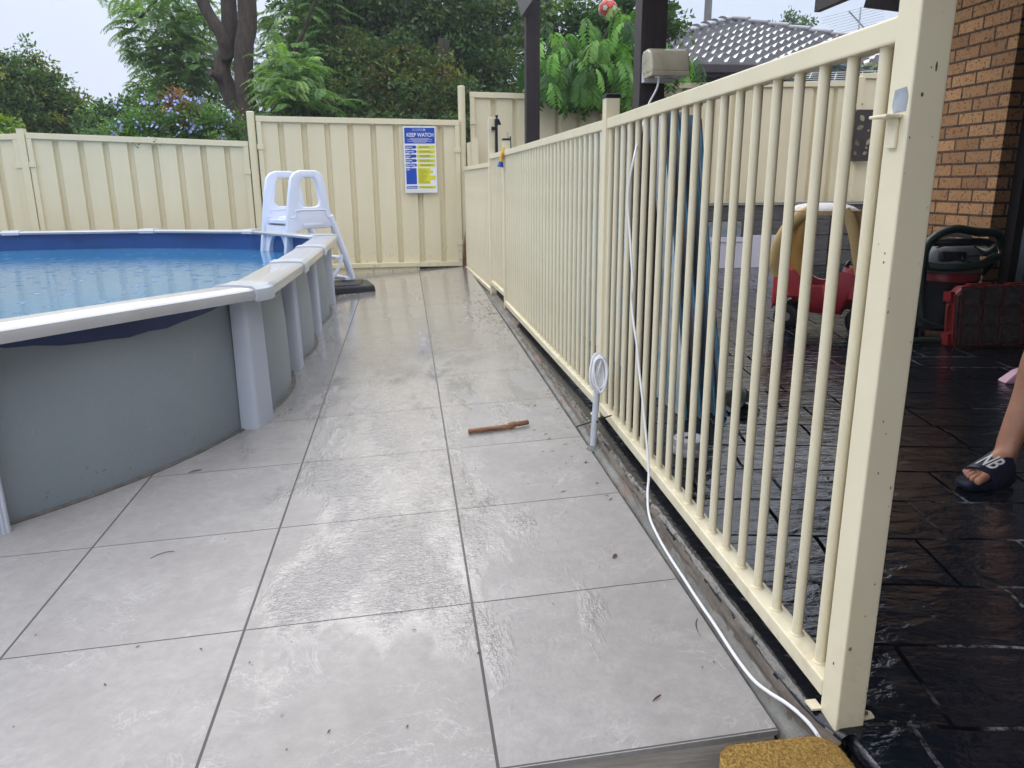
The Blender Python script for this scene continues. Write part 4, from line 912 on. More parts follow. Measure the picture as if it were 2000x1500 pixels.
def chip(name, x, y, l, w_, a, label, cat='leaf litter', curve=0):
    m = MB(); c_, s_ = math.cos(a), math.sin(a); n = 6
    for k in range(n+1):
        t = -1+2*k/n; ww = w_*(1-t*t*.85); bx = t*l/2; by = curve*(1-t*t)
        for sgn_ in (-1, 1):
            xx = x+bx*c_-(by+sgn_*ww/2)*s_; yy = y+bx*s_+(by+sgn_*ww/2)*c_; m.v.append((xx, yy, dz(xx, yy)+.0022+(.002 if sgn_ > 0 else 0)+.002*(1-t*t)))
    for k in range(n): m.f.append((2*k, 2*k+1, 2*k+3, 2*k+2)); m.mi.append(0)
    return tag(m.build(name, M_leafd), label, cat, 'leaf litter on the wet tiles')
chip('bark_chip', .440, .157, .028, .011, .9, 'reddish bark chip on the tile left of the cable')
chip('twig', .365, -.468, .030, .004, .6, 'tiny forked twig on the nearest right tile')
chip('twig', .551, -.235, .075, .003, 1.3, 'thin curved twig touching the white cable', curve=.008)
chip('dark_leaf', -1.028, 1.213, .05, .007, .35, 'dark curled leaf near the base of the pool wall', curve=.004)
chip('twig', -.945, .486, .07, .0025, .5, 'fine arched twig on the left tiles in front of the pool', curve=.008)
lit = MB()
def speck(x, y, l, w_, a):
    c_, s_ = math.cos(a)*l/2, math.sin(a)*l/2; nx_, ny_ = -math.sin(a)*w_/2, math.cos(a)*w_/2
    lit.add([(x-c_, y-s_, dz(x-c_, y-s_)+.002), (x+nx_, y+ny_, dz(x, y)+.003), (x+c_, y+s_, dz(x+c_, y+s_)+.002), (x-nx_, y-ny_, dz(x, y)+.0035)], [(0, 1, 2, 3)])
for k in range(260):
    x = random.uniform(-1.3, .57); y = random.uniform(-.55, 7.2)
    if x < -.72 and y > 1.0: continue
    speck(x, y, random.uniform(.004, .016), random.uniform(.0015, .004), random.uniform(0, 6))
for k in range(420):   # drift of debris against the kerb near the gate
    x = .57-abs(random.gauss(0, .12)); y = random.gauss(4.2, .5) if k < 300 else random.uniform(.5, 6); speck(x, y, random.uniform(.006, .035), random.uniform(.002, .006), random.gauss(.2, .7))
for k in range(150): a = random.choice([0, 1]); i = random.randint(0, 2); t = random.random(); p = wallpt(i, t, -.05-random.random()*.04, .06); speck(p.x+random.uniform(0, .06), p.y, random.uniform(.005, .02), .003, random.uniform(0, 3))
tag(lit.build('leaf_debris', M_leafd), 'fine dark leaf debris scattered over the wet tiles', 'leaf litter', kind='stuff')

# ================================================================ DOOR MAT on a low block
m = MB(); m.box(.36, -1.6, -.12, .645, -.735, .052); tag(m.build('step_block', M_conc, bevel=.01), 'low concrete step block hidden under the golden mat', 'step block')
def mat_outline(z, inset=0):
    x0, x1, y1, y0 = .415-.022+inset, .628-inset, -.700-inset, -1.35; r = .045; o = []
    for cx, cy, a0 in ((x1-r, y1-r, 0), (x0+r, y1-r, 90)):
        for k in range(7): a = R_(a0+15*k); o.append((cx+r*math.cos(a), cy+r*math.sin(a), z))
    o += [(x0, y0, z), (x1, y0, z)]; return o
m = MB(); a, b, c_ = mat_outline(.055), mat_outline(.078), mat_outline(.083, .006); n = len(a); m.v = a+b+c_
for r in range(2):
    for k in range(n): m.f.append((r*n+k, r*n+(k+1) % n, (r+1)*n+(k+1) % n, (r+1)*n+k)); m.mi.append(0)
m.f.append(tuple(range(2*n, 3*n))); m.mi.append(0)
mo = thing('door_mat', 'golden coir door mat with rounded corners at the foot of the cream post', 'door mat', (.5, -1.0, .055)); m.build('pad', M_mat, mo, smooth=True, auto=50)
fz = MB(); random.seed(8)
for k in range(9000):
    x = random.uniform(.396, .626); y = random.uniform(-1.0, -.703)
    ex_ = max(0, x-.585)/.043; ey_ = max(0, y+.745)/.045; ex2 = max(0, .436-x)/.043
    if ex_*ex_+ey_*ey_ > 1 or ex2*ex2+ey_*ey_ > 1: continue
    a = random.uniform(0, 6.28); l = .005; h = random.uniform(.002, .006); q = .0007
    fz.add([(x-q, y, .081), (x+q, y+q, .081), (x+math.cos(a)*l, y+math.sin(a)*l, .082+h)], [(0, 1, 2)])
fz.build('coir_fibres', M_mat, mo)

# ================================================================ TOY CAR (local frame: +x forward)
car = thing('toy_car', 'red ride-on toy car with a yellow roof, whitish sheen painted on its top', 'toy car', (2.79, 3.16, .09), rot=(0, 0, R_(-36.9)))
def car_sec(t):
    x = -.36+.72*t; e = abs(2*t-1); w_ = .20*(1-max(0, (e-.45)/.55)**2.4*.62)
    if t < .22: h = .36+.06*math.sin(math.pi*t/.44)
    elif t < .62: u = (t-.22)/.40; h = .42-.10*math.sin(math.pi*u)**.8+.0*u
    else: u = (t-.62)/.38; h = .42-.10*u**1.6
    arch = 0
    for xc in (-.235, .235): arch = max(arch, 1-((x-xc)/.115)**2) if abs(x-xc) < .115 else arch
    zb = .115+.105*max(0, arch)**.6 if arch > 0 else .115
    return x, w_, h, zb
bd = MB(); NS = 44; secs = []
for k in range(NS+1):
    x, w_, h, zb = car_sec(k/NS); zz = zb
    sec = [(0, .14 if zb < .2 else .2), (w_*.55, zb+.0), (w_*.93, zb+.012), (w_*1.04, zb+.05), (w_*1.07, .24), (w_*1.02, .31), (w_*.97, h-.02), (w_*.94, h), (w_*.86, h-.003), (w_*.83, h-.04), (w_*.80, .22), (0, .20)]
    secs.append((x, sec))
n = 12
for side in (1, -1):
    o = len(bd.v)
    for x, sec in secs:
        for y, z in sec: bd.v.append((x, y*side, z))
    for k in range(NS):
        for j in range(n-1): bd.f.append((o+k*n+j, o+k*n+j+1, o+(k+1)*n+j+1, o+(k+1)*n+j)); bd.mi.append(0)
    for k in (0, NS): bd.f.append(tuple(o+k*n+j for j in range(n))); bd.mi.append(0)
body = bd.build('body', M_red, car, smooth=True, auto=45)
m = MB()   # bonnet and boot covers
for xs, sgn_ in (((.10, .35), 1), ((-.35, -.20), -1)):
    def hood(u, v_, xs=xs):
        x = xs[0]+(xs[1]-xs[0])*u; t = (x+.36)/.72; _, w_, h, _ = car_sec(t); yy = (2*v_-1)*w_*.93; return (x, yy, h-.004+.03*(1-(2*v_-1)**2))
    m.grid(hood, 10, 12)
m.build('bonnet', M_red, car, smooth=True)
m = MB(); m.hexa([(-.22, -.15, .19), (-.05, -.15, .19), (-.05, .15, .19), (-.22, .15, .19), (-.22, -.15, .26), (-.05, -.15, .24), (-.05, .15, .24), (-.22, .15, .26)]); m.build('seat', M_red, car, bevel=.02)
for side in (1, -1):
    m = MB(); m.tube(spline([(-.315, .165*side, .37), (-.335, .175*side, .47), (-.325, .178*side, .58), (-.285, .172*side, .68), (-.225, .16*side, .76), (-.14, .145*side, .815)], 5), [.040, .037, .036, .036, .037, .038, .036, .036, .036, .036]+[.036]*16, 12, flat=(.75, 1.25)); m.build('rear_pillar', M_yel, car, smooth=True)
    m = MB(); m.tube(spline([(.235, .165*side, .375), (.205, .17*side, .44), (.185, .168*side, .52), (.155, .162*side, .64), (.115, .15*side, .75), (.07, .14*side, .82)], 5), [.062, .050, .042, .036, .033, .031]+[.03]*20, 12, flat=(.6, 1.2)); m.build('front_pillar', M_yel, car, smooth=True)
    m = MB(); m.tube(spline([(-.17, .15*side, .36), (-.20, .15*side, .50), (-.19, .15*side, .66), (-.15, .14*side, .78)], 5), .03, 10, flat=(.7, 1.5)) if side < 0 else m.tube([(-.28, 0, .40), (-.27, 0, .74)], .045, 10, flat=(.5, 1.6))
    m.build('inner_pillar', paint('deep_yellow_plastic', (.66, .36, .08), .45, .12, 4, .05) if 'deep_yellow_plastic' not in bpy.data.materials else bpy.data.materials['deep_yellow_plastic'], car, smooth=True)
def roof(u, v_):
    a = 2*math.pi*u; r = v_; x = -.085+.245*math.copysign(abs(math.cos(a))**.75, math.cos(a))*r; y = .185*math.copysign(abs(math.sin(a))**.75, math.sin(a))*r; return (x, y, .865-.055*r**3.2-.02*(r > .99))
m = MB(); m.grid(roof, 40, 12); m.build('roof', M_roofw, car, smooth=True)
m = MB(); m.grid(lambda u, v_: (lambda p: (p[0]*1.0, p[1], .815-.028*v_))(roof(u, 1.0)), 40, 1); m.grid(lambda u, v_: (lambda p: (p[0], p[1], .788-.0*v_+.02*(1-v_)))(roof(u, .2+.8*v_)), 40, 6); m.build('roof_lining', M_yel, car, smooth=True)
for (x, y) in ((-.235, .175), (-.235, -.175), (.235, .175), (.235, -.175)):
    s_ = 1 if y > 0 else -1
    wm_ = MB(); prf = [(.0, -.028), (.030, -.026), (.058, -.028), (.082, -.020), (.090, -.006), (.090, .006), (.082, .020), (.058, .028), (.030, .026), (0, .028)]
    o = len(wm_.v)
    for r, h in prf:
        for k in range(28): a = 2*math.pi*k/28; wm_.v.append((x+r*math.cos(a), y+h, .09+r*math.sin(a)))
    for i in range(len(prf)-1):
        for k in range(28): a = i*28+k; b = i*28+(k+1) % 28; wm_.f.append((a, b, b+28, a+28)); wm_.mi.append(0)
    wh = wm_.build('wheel', M_tyre, car, smooth=True)
    hb = MB(); hb.tube([(x, y+.022*s_, .09), (x, y+.033*s_, .09)], .030, 20); hb.build('hub_cap', M_steel, wh, smooth=True)
m = MB(); m.tube([(.09+.0*math.cos(t)+.03*math.sin(t), .075*math.cos(t), .40+.07*math.sin(t)) for t in [2*math.pi*k/24 for k in range(25)]], .012, 8, cap=False); m.tube([(.16, 0, .36), (.09, 0, .40)], .02, 8); sw_ = m.build('steering_wheel', M_tyre, car, smooth=True)
m = MB(); m.tube([(.085, 0, .402), (.072, 0, .408)], .032, 14); m.build('horn_button', paint('horn_blue', (.01, .05, .45), .4, .1, 8, 0), sw_, smooth=True)

# ================================================================ WET VACUUM
vc = thing('wet_dry_vacuum', 'black and red drum vacuum cleaner with its dark green hose wound round the top', 'vacuum cleaner', (3.40, 2.80, .09), rot=(0, 0, R_(-20)))
m = MB(); m.lathe([(0, .05), (.165, .05), (.185, .07), (.195, .20), (.200, .385), (.203, .395), (.203, .40)], 48); m.build('drum', paint('black_drum', (.016, .018, .022), .45, .3, 8, .1), vc, smooth=True)
m = MB(); m.lathe([(.204, .372), (.208, .376), (.208, .425), (.204, .43), (.19, .43)], 48); m.build('red_band', M_redtool, vc, smooth=True)
m = MB(); m.lathe([(.203, .43), (.212, .435), (.212, .452), (.20, .458), (.18, .458)], 48); m.build('rim_ring', M_grey, vc, smooth=True)
m = MB(); m.lathe([(.185, .458), (.19, .50), (.180, .545), (.155, .585), (.12, .61), (.0, .622)], 40); m.build('motor_head', M_grey, vc, smooth=True)
m = MB(); m.box(-.10, -.19, .50, .06, -.12, .57); m.build('switch_recess', M_blackp, vc, bevel=.02)
m = MB(); m.tube(spline([(-.15, -.02, .56), (-.12, -.02, .64), (0, -.02, .665), (.12, -.02, .64), (.15, -.02, .56)], 6), .016, 10); m.build('carry_handle', M_grey, vc, smooth=True)
def ribbed(pts, r, n=14, step=.008):
    P = spline(pts, 40); L = 0; out = [P[0]]; rr_ = [r]; acc_ = 0; k = 0
    for a, b in zip(P, P[1:]):
        d = (b-a).length; acc_ += d
        if acc_ >= step: out.append(b); k += 1; rr_.append(r*(1.0 if k % 2 else .90)); acc_ = 0
    m = MB(); m.tube(out, rr_, n); return m
hp = []
for k in range(34):
    t = k/33; a = R_(200)+t*R_(820); rr_ = .20+.03*math.sin(t*9); hp.append((rr_*math.cos(a), rr_*math.sin(a)*.85, .47+.24*t+.03*math.sin(a*1.3)))
ribbed([(-.17, -.26, .10), (-.19, -.24, .22), (-.20, -.23, .35), (-.20, -.22, .48), (-.19, -.20, .59), (-.13, -.19, .67), (-.03, -.19, .71), (.10, -.18, .69), (.23, -.12, .68), (.29, -.04, .62), (.27, .05, .55), (.20, .16, .56), (0, .22, .55), (-.20, .16, .53), (-.235, .0, .50), (-.19, -.17, .48), (-.05, -.235, .47), (.12, -.22, .49), (.24, -.12, .53), (.29, .02, .50), (.26, .12, .40)], .028).build('hose', M_green, vc, smooth=True)
ribbed([(-.17, -.13, .62), (-.04, -.18, .625), (.10, -.16, .63), (.20, -.10, .62)], .026).build('hose_cuff', M_blackp, vc, smooth=True)
m = MB(); m.tube(spline([(-.30, -.10, .47), (-.28, -.17, .30), (-.24, -.28, .17), (-.10, -.36, .12), (.02, -.40, .10)], 6), .010, 8); m.build('flex_lead', M_blackp, vc, smooth=True)
m = MB(); m.tube(spline([(.10, -.16, .60), (.16, -.20, .55), (.02, -.22, .54), (.10, -.23, .50), (.26, -.12, .54), (.24, -.05, .62), (.05, -.14, .64), (-.12, -.17, .59)], 6), .005, 6); m.build('mains_lead', M_blackp, vc, smooth=True)
for a in (30, 150, 225, 315):
    m = MB(); x, y = .19*math.cos(R_(a)), .19*math.sin(R_(a)); m.tube([(x-.012, y, .035), (x+.012, y, .035)], .033, 16); m.build('castor', M_tyre, vc, smooth=True)
m = MB(); m.tube([(-.30, -.07, .29), (-.36, -.10, .29)], [.030, .034], 18); m.build('pipe_end', M_grey, vc, smooth=True)
# floor hose of the vacuum running left
ribbed([(3.42, 2.50, .22), (3.28, 2.44, .15), (3.12, 2.46, .122), (2.95, 2.52, .118), (2.80, 2.56, .116)], .022).build('vacuum_wand_hose', M_green, smooth=True)
tag(bpy.data.objects['vacuum_wand_hose'], 'dark green hose end lying on the paving in front of the olive crate', 'hose')
m = MB(); m.hexa([(3.05, 2.95, .092), (3.32, 2.95, .092), (3.32, 3.2, .092), (3.05, 3.2, .092), (3.03, 2.94, .34), (3.33, 2.94, .34), (3.33, 3.21, .34), (3.03, 3.21, .34)]); oc = thing('olive_crate', 'olive green crate beside the vacuum cleaner', 'crate', (3.2, 3.0, .09)); m.build('body', paint('olive_plastic', (.075, .075, .030), .6, .2, 8, .1), oc, bevel=.01)
m = MB(); m.box(3.02, 2.93, .335, 3.34, 3.22, .352); m.build('lip', paint('olive_plastic_lip', (.09, .09, .04), .6), oc, bevel=.004)
bk = thing('red_case', 'dark red and grey tool case behind the vacuum cleaner', 'tool case', (3.45, 3.2, .35))
m = MB(); m.box(3.20, 3.24, .35, 3.56, 3.46, .56); m.build('body', M_redtool, bk, bevel=.015)
m = MB(); m.box(3.18, 3.23, .56, 3.58, 3.47, .60); m.build('lid', M_blackp, bk, bevel=.01)
m = MB(); m.box(3.16, 3.225, .092, 3.6, 3.47, .347); tag(m.build('storage_tub', M_blackp, bevel=.02), 'black storage tub under the dark red tool case', 'tub')

# ================================================================ PARTS ORGANISER
og = thing('parts_organiser', 'red parts organiser case with a clear brown lid, standing on its edge', 'tool case', (3.18, 2.34, .092), rot=(R_(-6), 0, R_(-2)))
m = MB(); m.prism([(.02, .02, 0), (.60, .02, 0), (.60, .02, .385), (.06, .02, .385), (0, .02, .33), (0, .02, .03)], (0, .085, 0)); m.build('tray', M_redtool, og, bevel=.008)
m = MB()
for (z0, z1) in ((.02, .09), (.29, .35)): m.box(-.022, .03, z0, .004, .10, z1)
m.tube(spline([(-.004, .06, .11), (-.016, .06, .13), (-.016, .06, .25), (-.004, .06, .27)], 5), .010, 8); m.build('latches', M_redtool, og, bevel=.004)
smk = NT('smoky_clear_lid'); v = smk.coord(); smk.set(Base_Color=smk.mix(smk.ramp(smk.noise(v, 30, 5), [(.4, 0.0), (.7, 1.0)]), (.045, .028, .020), (.10, .075, .06)), Roughness=.18, Coat_Weight=.5); 
glt = smk.ramp(smk.noise(v, 160, 4, .8, 1), [(.66, 0.0), (.72, 1.0)]); smk.set(Metallic=glt); smk = smk.m
m = MB(); m.prism([(.025, .014, .005), (.60, .014, .005), (.60, .014, .38), (.07, .014, .38), (.012, .014, .325), (.012, .014, .02)], (0, .008, 0)); ld_ = m.build('lid', smk, og, bevel=.003)
m = MB(); rib_m = paint('smoky_red_rib', (.13, .035, .03), .3, .2, 10, .1)
for k in range(5): x = .03+k*.135; m.box(x, .004, .02, x+.014, .0138, .368)
for k in range(4): z = .014+k*.118; m.box(.03, .006, z, .60, .0138, z+.012)
m.build('lid_ribs', rib_m, ld_, bevel=.002)
m = MB()
for k in range(4):
    for j in range(3):
        x = .052+k*.135; z = .034+j*.118; m.box(x, .0115, z, x+.105, .0137, z+.094)
m.build('compartment_windows', smk, ld_, bevel=.002)
m = MB(); m.box(.10, .03, .386, .22, .08, .398); m.box(.36, .03, .386, .48, .08, .398); m.build('hinges', M_redtool, og, bevel=.004)
# small pink thing behind the leg
pk = thing('pink_plastic_piece', 'small pale pink plastic wedge on the paving behind the leg', 'plastic toy', (2.62, 1.42, .09))
m = MB(); m.hexa([(2.86, 1.54, .092), (3.06, 1.48, .092), (3.08, 1.58, .092), (2.88, 1.62, .092), (2.92, 1.54, .15), (3.05, 1.50, .21), (3.07, 1.56, .21), (2.94, 1.60, .15)]); m.build('wedge', paint('pale_pink', (.72, .42, .55), .5, .1, 8, .05), pk, bevel=.008)
# ================================================================ NEIGHBOUR HOUSE
nh = thing('tiled_roof_house', 'neighbouring house with a grey wavy tiled hip roof and dark walls', 'house', (7.4, 16, .5))
AP = Vector((7.42, 16.34, 4.65)); EZ = 3.13; TX = .36; EY = 12.12; EX0, EX1 = 3.20, 11.64
def roof_tiles():
    m = MB(); rows = 13; row_len = (AP.y-EY)/rows; pitch = .30
    for r in range(rows):
        y0 = EY+r*row_len; y1 = y0+row_len*1.06; z0 = EZ+(y0-EY)*TX; z1 = EZ+(y1-EY)*TX
        xa = EX0+(y0-EY); xb = EX1-(y0-EY); n = max(2, int((xb-xa)/pitch*12)); o = len(m.v)
        for k in range(n+1):
            x = xa+(xb-xa)*k/n; ph = (x/pitch + .5*(r % 2)*0) % 1.0
            wv = .048*math.sin(2*math.pi*ph)+.018*math.sin(4*math.pi*ph+.8)
            m.v += [(x, y0-.006, z0-.05), (x, y0, z0+.085+wv), (x, y1, z1-.012+wv*.8)]
        for k in range(n): a = o+3*k; m.f += [(a, a+3, a+4, a+1), (a+1, a+4, a+5, a+2)]; m.mi += [0, 0]
    return m
M_tile = paint('grey_concrete_tile', (.155, .15, .155), .22, .35, 3, .3, 30, (.07, .065, .07), (.55, .7), coat=.6)
roof_tiles().build('roof_tiles', M_tile, nh, smooth=True, auto=50)
m = MB(); m.add([(EX0, EY, EZ-.02), (EX1, EY, EZ-.02), (EX1, EY+8.4, EZ-.02), (EX0, EY+8.4, EZ-.02), (AP.x, AP.y, AP.z-.03)], [(1, 2, 4), (2, 3, 4), (3, 0, 4), (0, 3, 2, 1)]); m.build('roof_sides', M_tile, nh)
m = MB()
for cx in (EX0, EX1):
    nseg = 13; A = Vector((cx, EY, EZ+.03)); B = AP+Vector((0, 0, .06))
    for k in range(nseg):
        a = A.lerp(B, k/nseg)+Vector((0, -.02, .035)); b = A.lerp(B, (k+1.12)/nseg)+Vector((0, -.02, .0))
        m.tube([a, b], [.125, .105], 10, flat=(1, .6))
m.build('ridge_capping', paint('ridge_tile', (.20, .195, .21), .25, .25, 6, .3, 30, coat=.5), nh, smooth=True, auto=60)
m = MB(); m.box(EX0-.05, EY-.12, EZ-.16, EX1+.05, EY-.01, EZ-.01); m.build('gutter', paint('dark_gutter', (.035, .025, .030), .5), nh, bevel=.02)
m = MB(); m.box(EX0+.5, EY+.5, .3, EX1-.5, EY+7.9, EZ-.15); m.build('wall', paint('dark_brick_wall', (.035, .028, .028), .8), nh)
m = MB(); m.box(EX0, EY, EZ-.20, EX1, EY+8.4, EZ-.165); m.build('soffit', paint('dark_soffit', (.05, .04, .042), .7), nh)
# TV antenna
an = thing('tv_antenna', 'skeletal TV antenna on the neighbouring tiled roof', 'antenna', (9.0, 14.2, 3.9))
ax0 = -.134+.585*16; ay0 = 14.15
m = MB(); m.tube([(ax0+.1, ay0, 3.7), (ax0+.1, ay0, 4.55)], .016, 8); m.build('mast', M_steel, an)
m = MB(); m.tube([(ax0-.30, ay0-.25, 4.42), (ax0+.42, ay0+.3, 4.20)], .014, 8); m.build('boom', M_steel, an)
m = MB()
for k in range(9):
    t = k/8; c0 = Vector((ax0-.30+.72*t, ay0-.25+.55*t, 4.42-.22*t)); L = .62-.25*t if k > 1 else .5
    m.tube([c0+Vector((-L*1.3, -L*.2, -.33*L)), c0+Vector((L*1.3, L*.2, .33*L))], .0055, 6)
m.build('elements', M_steel, an)
# power pole
m = MB(); m.tube([(-.134+.3858*32, 30.2, 0), (-.134+.3872*32, 30.2, 9.5)], [.20, .14], 12); tag(m.build('power_pole', paint('weathered_pole', (.17, .16, .16), .9, .3, 4, .3), smooth=True), 'grey timber power pole rising behind the tiled roof', 'power pole')
# rotary clothesline behind fence
cl = thing('clothesline', 'green rotary clothesline standing behind the right fence', 'clothesline', (5.7, 8.9, .6))
CX, CY = -.134+.565*10.6, 8.76; M_cl = paint('clothesline_green', (.025, .09, .085), .5, .3, 8, .1)
m = MB(); m.tube([(CX, CY, .6), (CX, CY, 2.66)], .032, 12); m.build('mast', M_cl, cl, smooth=True)
m = MB(); m.tube([(CX, CY, 2.62), (CX, CY, 2.70)], .055, 12); m.build('hub', M_cl, cl, smooth=True)
for k in range(4):
    a = R_(25+90*k); e = Vector((CX+1.35*math.cos(a), CY+1.35*math.sin(a), 2.46))
    m = MB(); m.bar((CX, CY, 2.30), e, .03, .05); m.tube([(CX, CY, 2.66), Vector((CX, CY, 2.4)).lerp(e, .55)], .014, 8); m.build('arm', M_cl, cl)
m = MB()
for q in range(5):
    f = .45+q*.125; P4 = [Vector((CX+1.35*f*math.cos(R_(25+90*k)), CY+1.35*f*math.sin(R_(25+90*k)), 2.36+.09*f)) for k in range(4)]
    for k in range(4): m.tube([P4[k], P4[(k+1) % 4]], .0035, 5)
m.build('lines', M_cable, cl)
random.seed(5); m = MB()
for k in range(14):
    x = CX+random.uniform(-.8, .8); y = CY-.8+random.uniform(0, .2); m.tube([(x, y, 2.38), (x+random.uniform(-.04, .04), y, 2.46)], .007, 5)
m.build('pegs', M_cable, cl)

# ================================================================ TREES
def frame_vecs(d):
    d = d/np.linalg.norm(d, axis=1, keepdims=True); a = np.where(np.abs(d[:, 2:3]) > .9, [[1., 0, 0]], [[0, 0, 1.]])
    s = np.cross(d, a); s /= np.linalg.norm(s, axis=1, keepdims=True); return d, s, np.cross(s, d)
def np_mesh(name, V, nper, cols, mat, parent):
    nf = len(V)//nper; me = bpy.data.meshes.new(name); off_ = org(parent)
    V = V - np.array(off_)
    me.vertices.add(len(V)); me.vertices.foreach_set('co', V.astype(np.float32).ravel())
    me.loops.add(len(V)); me.loops.foreach_set('vertex_index', np.arange(len(V), dtype=np.int32))
    me.polygons.add(nf); me.polygons.foreach_set('loop_start', np.arange(0, len(V), nper, dtype=np.int32))
    try: me.polygons.foreach_set('loop_total', np.full(nf, nper, dtype=np.int32))
    except Exception: pass
    me.update(calc_edges=True)
    at = me.color_attributes.new('tint', 'FLOAT_COLOR', 'POINT'); c = np.ones((len(V), 4), np.float32); c[:, :3] = np.repeat(cols, nper, axis=0); at.data.foreach_set('color', c.ravel())
    me.materials.append(mat); ob = bpy.data.objects.new(name, me); COL.objects.link(ob)
    if parent: ob.parent = parent
    ORG[ob.name] = off_; return ob
def leaves_at(P, D, size, aspect, rng, droop=0):
    n = len(P); d, s, u = frame_vecs(D); L = size*rng.uniform(.6, 1.25, (n, 1)); W = L*aspect
    ang = rng.uniform(-1.2, 1.2, (n, 1)); s2 = s*np.cos(ang)+u*np.sin(ang); nn = np.cross(d, s2)
    b = P; t = P+d*L; m1 = P+d*L*.5+s2*W*.5+nn*L*.06; m2 = P+d*L*.5-s2*W*.5+nn*L*.06
    return np.stack([b, m1, t, m2], 1).reshape(-1, 3)
def crown(parent, blobs, leaf, seed, cols, aspect=.5, per=70, spread=.28, name='crown', droop=-.15, weights=None):
    rng = np.random.default_rng(seed); allV = []; allC = []; cols = np.array(cols)
    for (cx, cy, cz, rx, ry, rz, nt_) in blobs:
        d = rng.normal(size=(nt_, 3)); d /= np.linalg.norm(d, axis=1, keepdims=True); r = rng.uniform(.25, 1.0, (nt_, 1))**.45
        c = np.array([cx, cy, cz])+d*r*np.array([rx, ry, rz]); tc_ = rng.choice(len(cols), nt_, p=weights); base = cols[tc_]*rng.uniform(.65, 1.35, (nt_, 1))
        tw = d*.8+rng.normal(size=(nt_, 3))*.6; tw[:, 2] += .1; tw /= np.linalg.norm(tw, axis=1, keepdims=True)
        k = per; P = np.repeat(c, k, 0); T = np.repeat(tw, k, 0); t = rng.uniform(-1, 1, (len(P), 1))
        q = rng.normal(size=(len(P), 3))*.33*spread; P = P+T*t*spread+q*np.array([1, 1, .6]); P[:, 2] += droop*spread*t[:, 0]**2
        D = T*.7+rng.normal(size=(len(P), 3))*.75; D[:, 2] += droop*1.5
        allV.append(leaves_at(P, D, leaf, aspect, rng)); allC.append(np.repeat(base, k, 0)*rng.uniform(.75, 1.3, (len(P), 1)))
    return np_mesh(name, np.concatenate(allV), 4, np.concatenate(allC), M_leaf, parent)
def trunk(parent, pts, r, mat=None, name='trunk', n=14, rough=.12):
    P = spline(pts, 7); rr = [r[0]+(r[1]-r[0])*i/(len(P)-1) for i in range(len(P))]
    rr = [x*(1+rough*mn.noise(Vector((i*.6, len(pts), x)))) for i, x in enumerate(rr)]
    m = MB(); m.tube(P, rr, n); o = len(m.v)
    m.v = [tuple(Vector(v_)+Vector((mn.noise(Vector(v_)*4), mn.noise(Vector(v_)*4+Vector((9, 0, 0))), 0))*rough*r[0]*1.2) for v_ in m.v]
    return m.build(name, mat or M_bark, parent, smooth=True)
def fronds(parent, roots, dirs, length, npairs, lsize, seed, cols, aspect=.42, droop=.6, name='fronds', fold=.35):
    """pinnate leaves: a drooping rachis with paired leaflets"""
    rng = np.random.default_rng(seed); V = []; C_ = []; cols = np.array(cols); down = np.array([0, 0, -1.])
    for P0, D0 in zip(roots, dirs):
        L = length*rng.uniform(.7, 1.2); d = np.array(D0)/np.linalg.norm(D0); p = np.array(P0, float); col = cols[rng.integers(len(cols))]*rng.uniform(.75, 1.25); st_ = L/npairs
        for i in range(npairs):
            t = i/npairs; d = d+down*droop*st_/L*(1+t); d /= np.linalg.norm(d); q = p+d*st_
            s = np.cross(d, [0, 0, 1.]); s = s/(np.linalg.norm(s)+1e-6); u = np.cross(s, d)
            V.append(np.array([p+s*.003, p-s*.003, q-s*.002, q+s*.002])); C_.append(col*.7)
            sz = lsize*(.55+.75*math.sin(math.pi*min(1, .15+t*.85)))
            for sg in (1, -1):
                ld = d*.45+s*sg*.9-u*fold+rng.normal(size=3)*.10; ld /= np.linalg.norm(ld); wv = np.cross(ld, u); wv /= (np.linalg.norm(wv)+1e-6); tip = q+ld*sz+down*sz*.22
                mid_ = q+ld*sz*.45; V.append(np.array([q, mid_+wv*sz*aspect*.5, tip, mid_-wv*sz*aspect*.5])); C_.append(col*rng.uniform(.85, 1.2))
            p = q
    return np_mesh(name, np.concatenate(V), 4, np.array(C_), M_leaf, parent)
def az2(az, dy, z): return (-.134+az*dy, -1.843+dy, z)
_k = lambda L, f: [tuple(min(.6, x*f) for x in c) for c in L]
G_DARK = _k([(.018, .040, .014), (.030, .060, .018), (.044, .076, .020)], 2.0); G_MID = _k([(.035, .085, .022), (.055, .12, .030), (.075, .14, .032)], 1.5); G_OLIVE = _k([(.065, .080, .018), (.095, .105, .022), (.044, .062, .016)], 2.1)
G_BR = _k([(.085, .20, .030), (.12, .27, .045), (.060, .15, .028), (.028, .075, .016), (.17, .32, .07)], 1.25); G_RUST = _k([(.16, .09, .028), (.11, .08, .022)], 1.4)
G_JAC = _k([(.075, .135, .035), (.11, .18, .045), (.055, .11, .034)], 2.1)

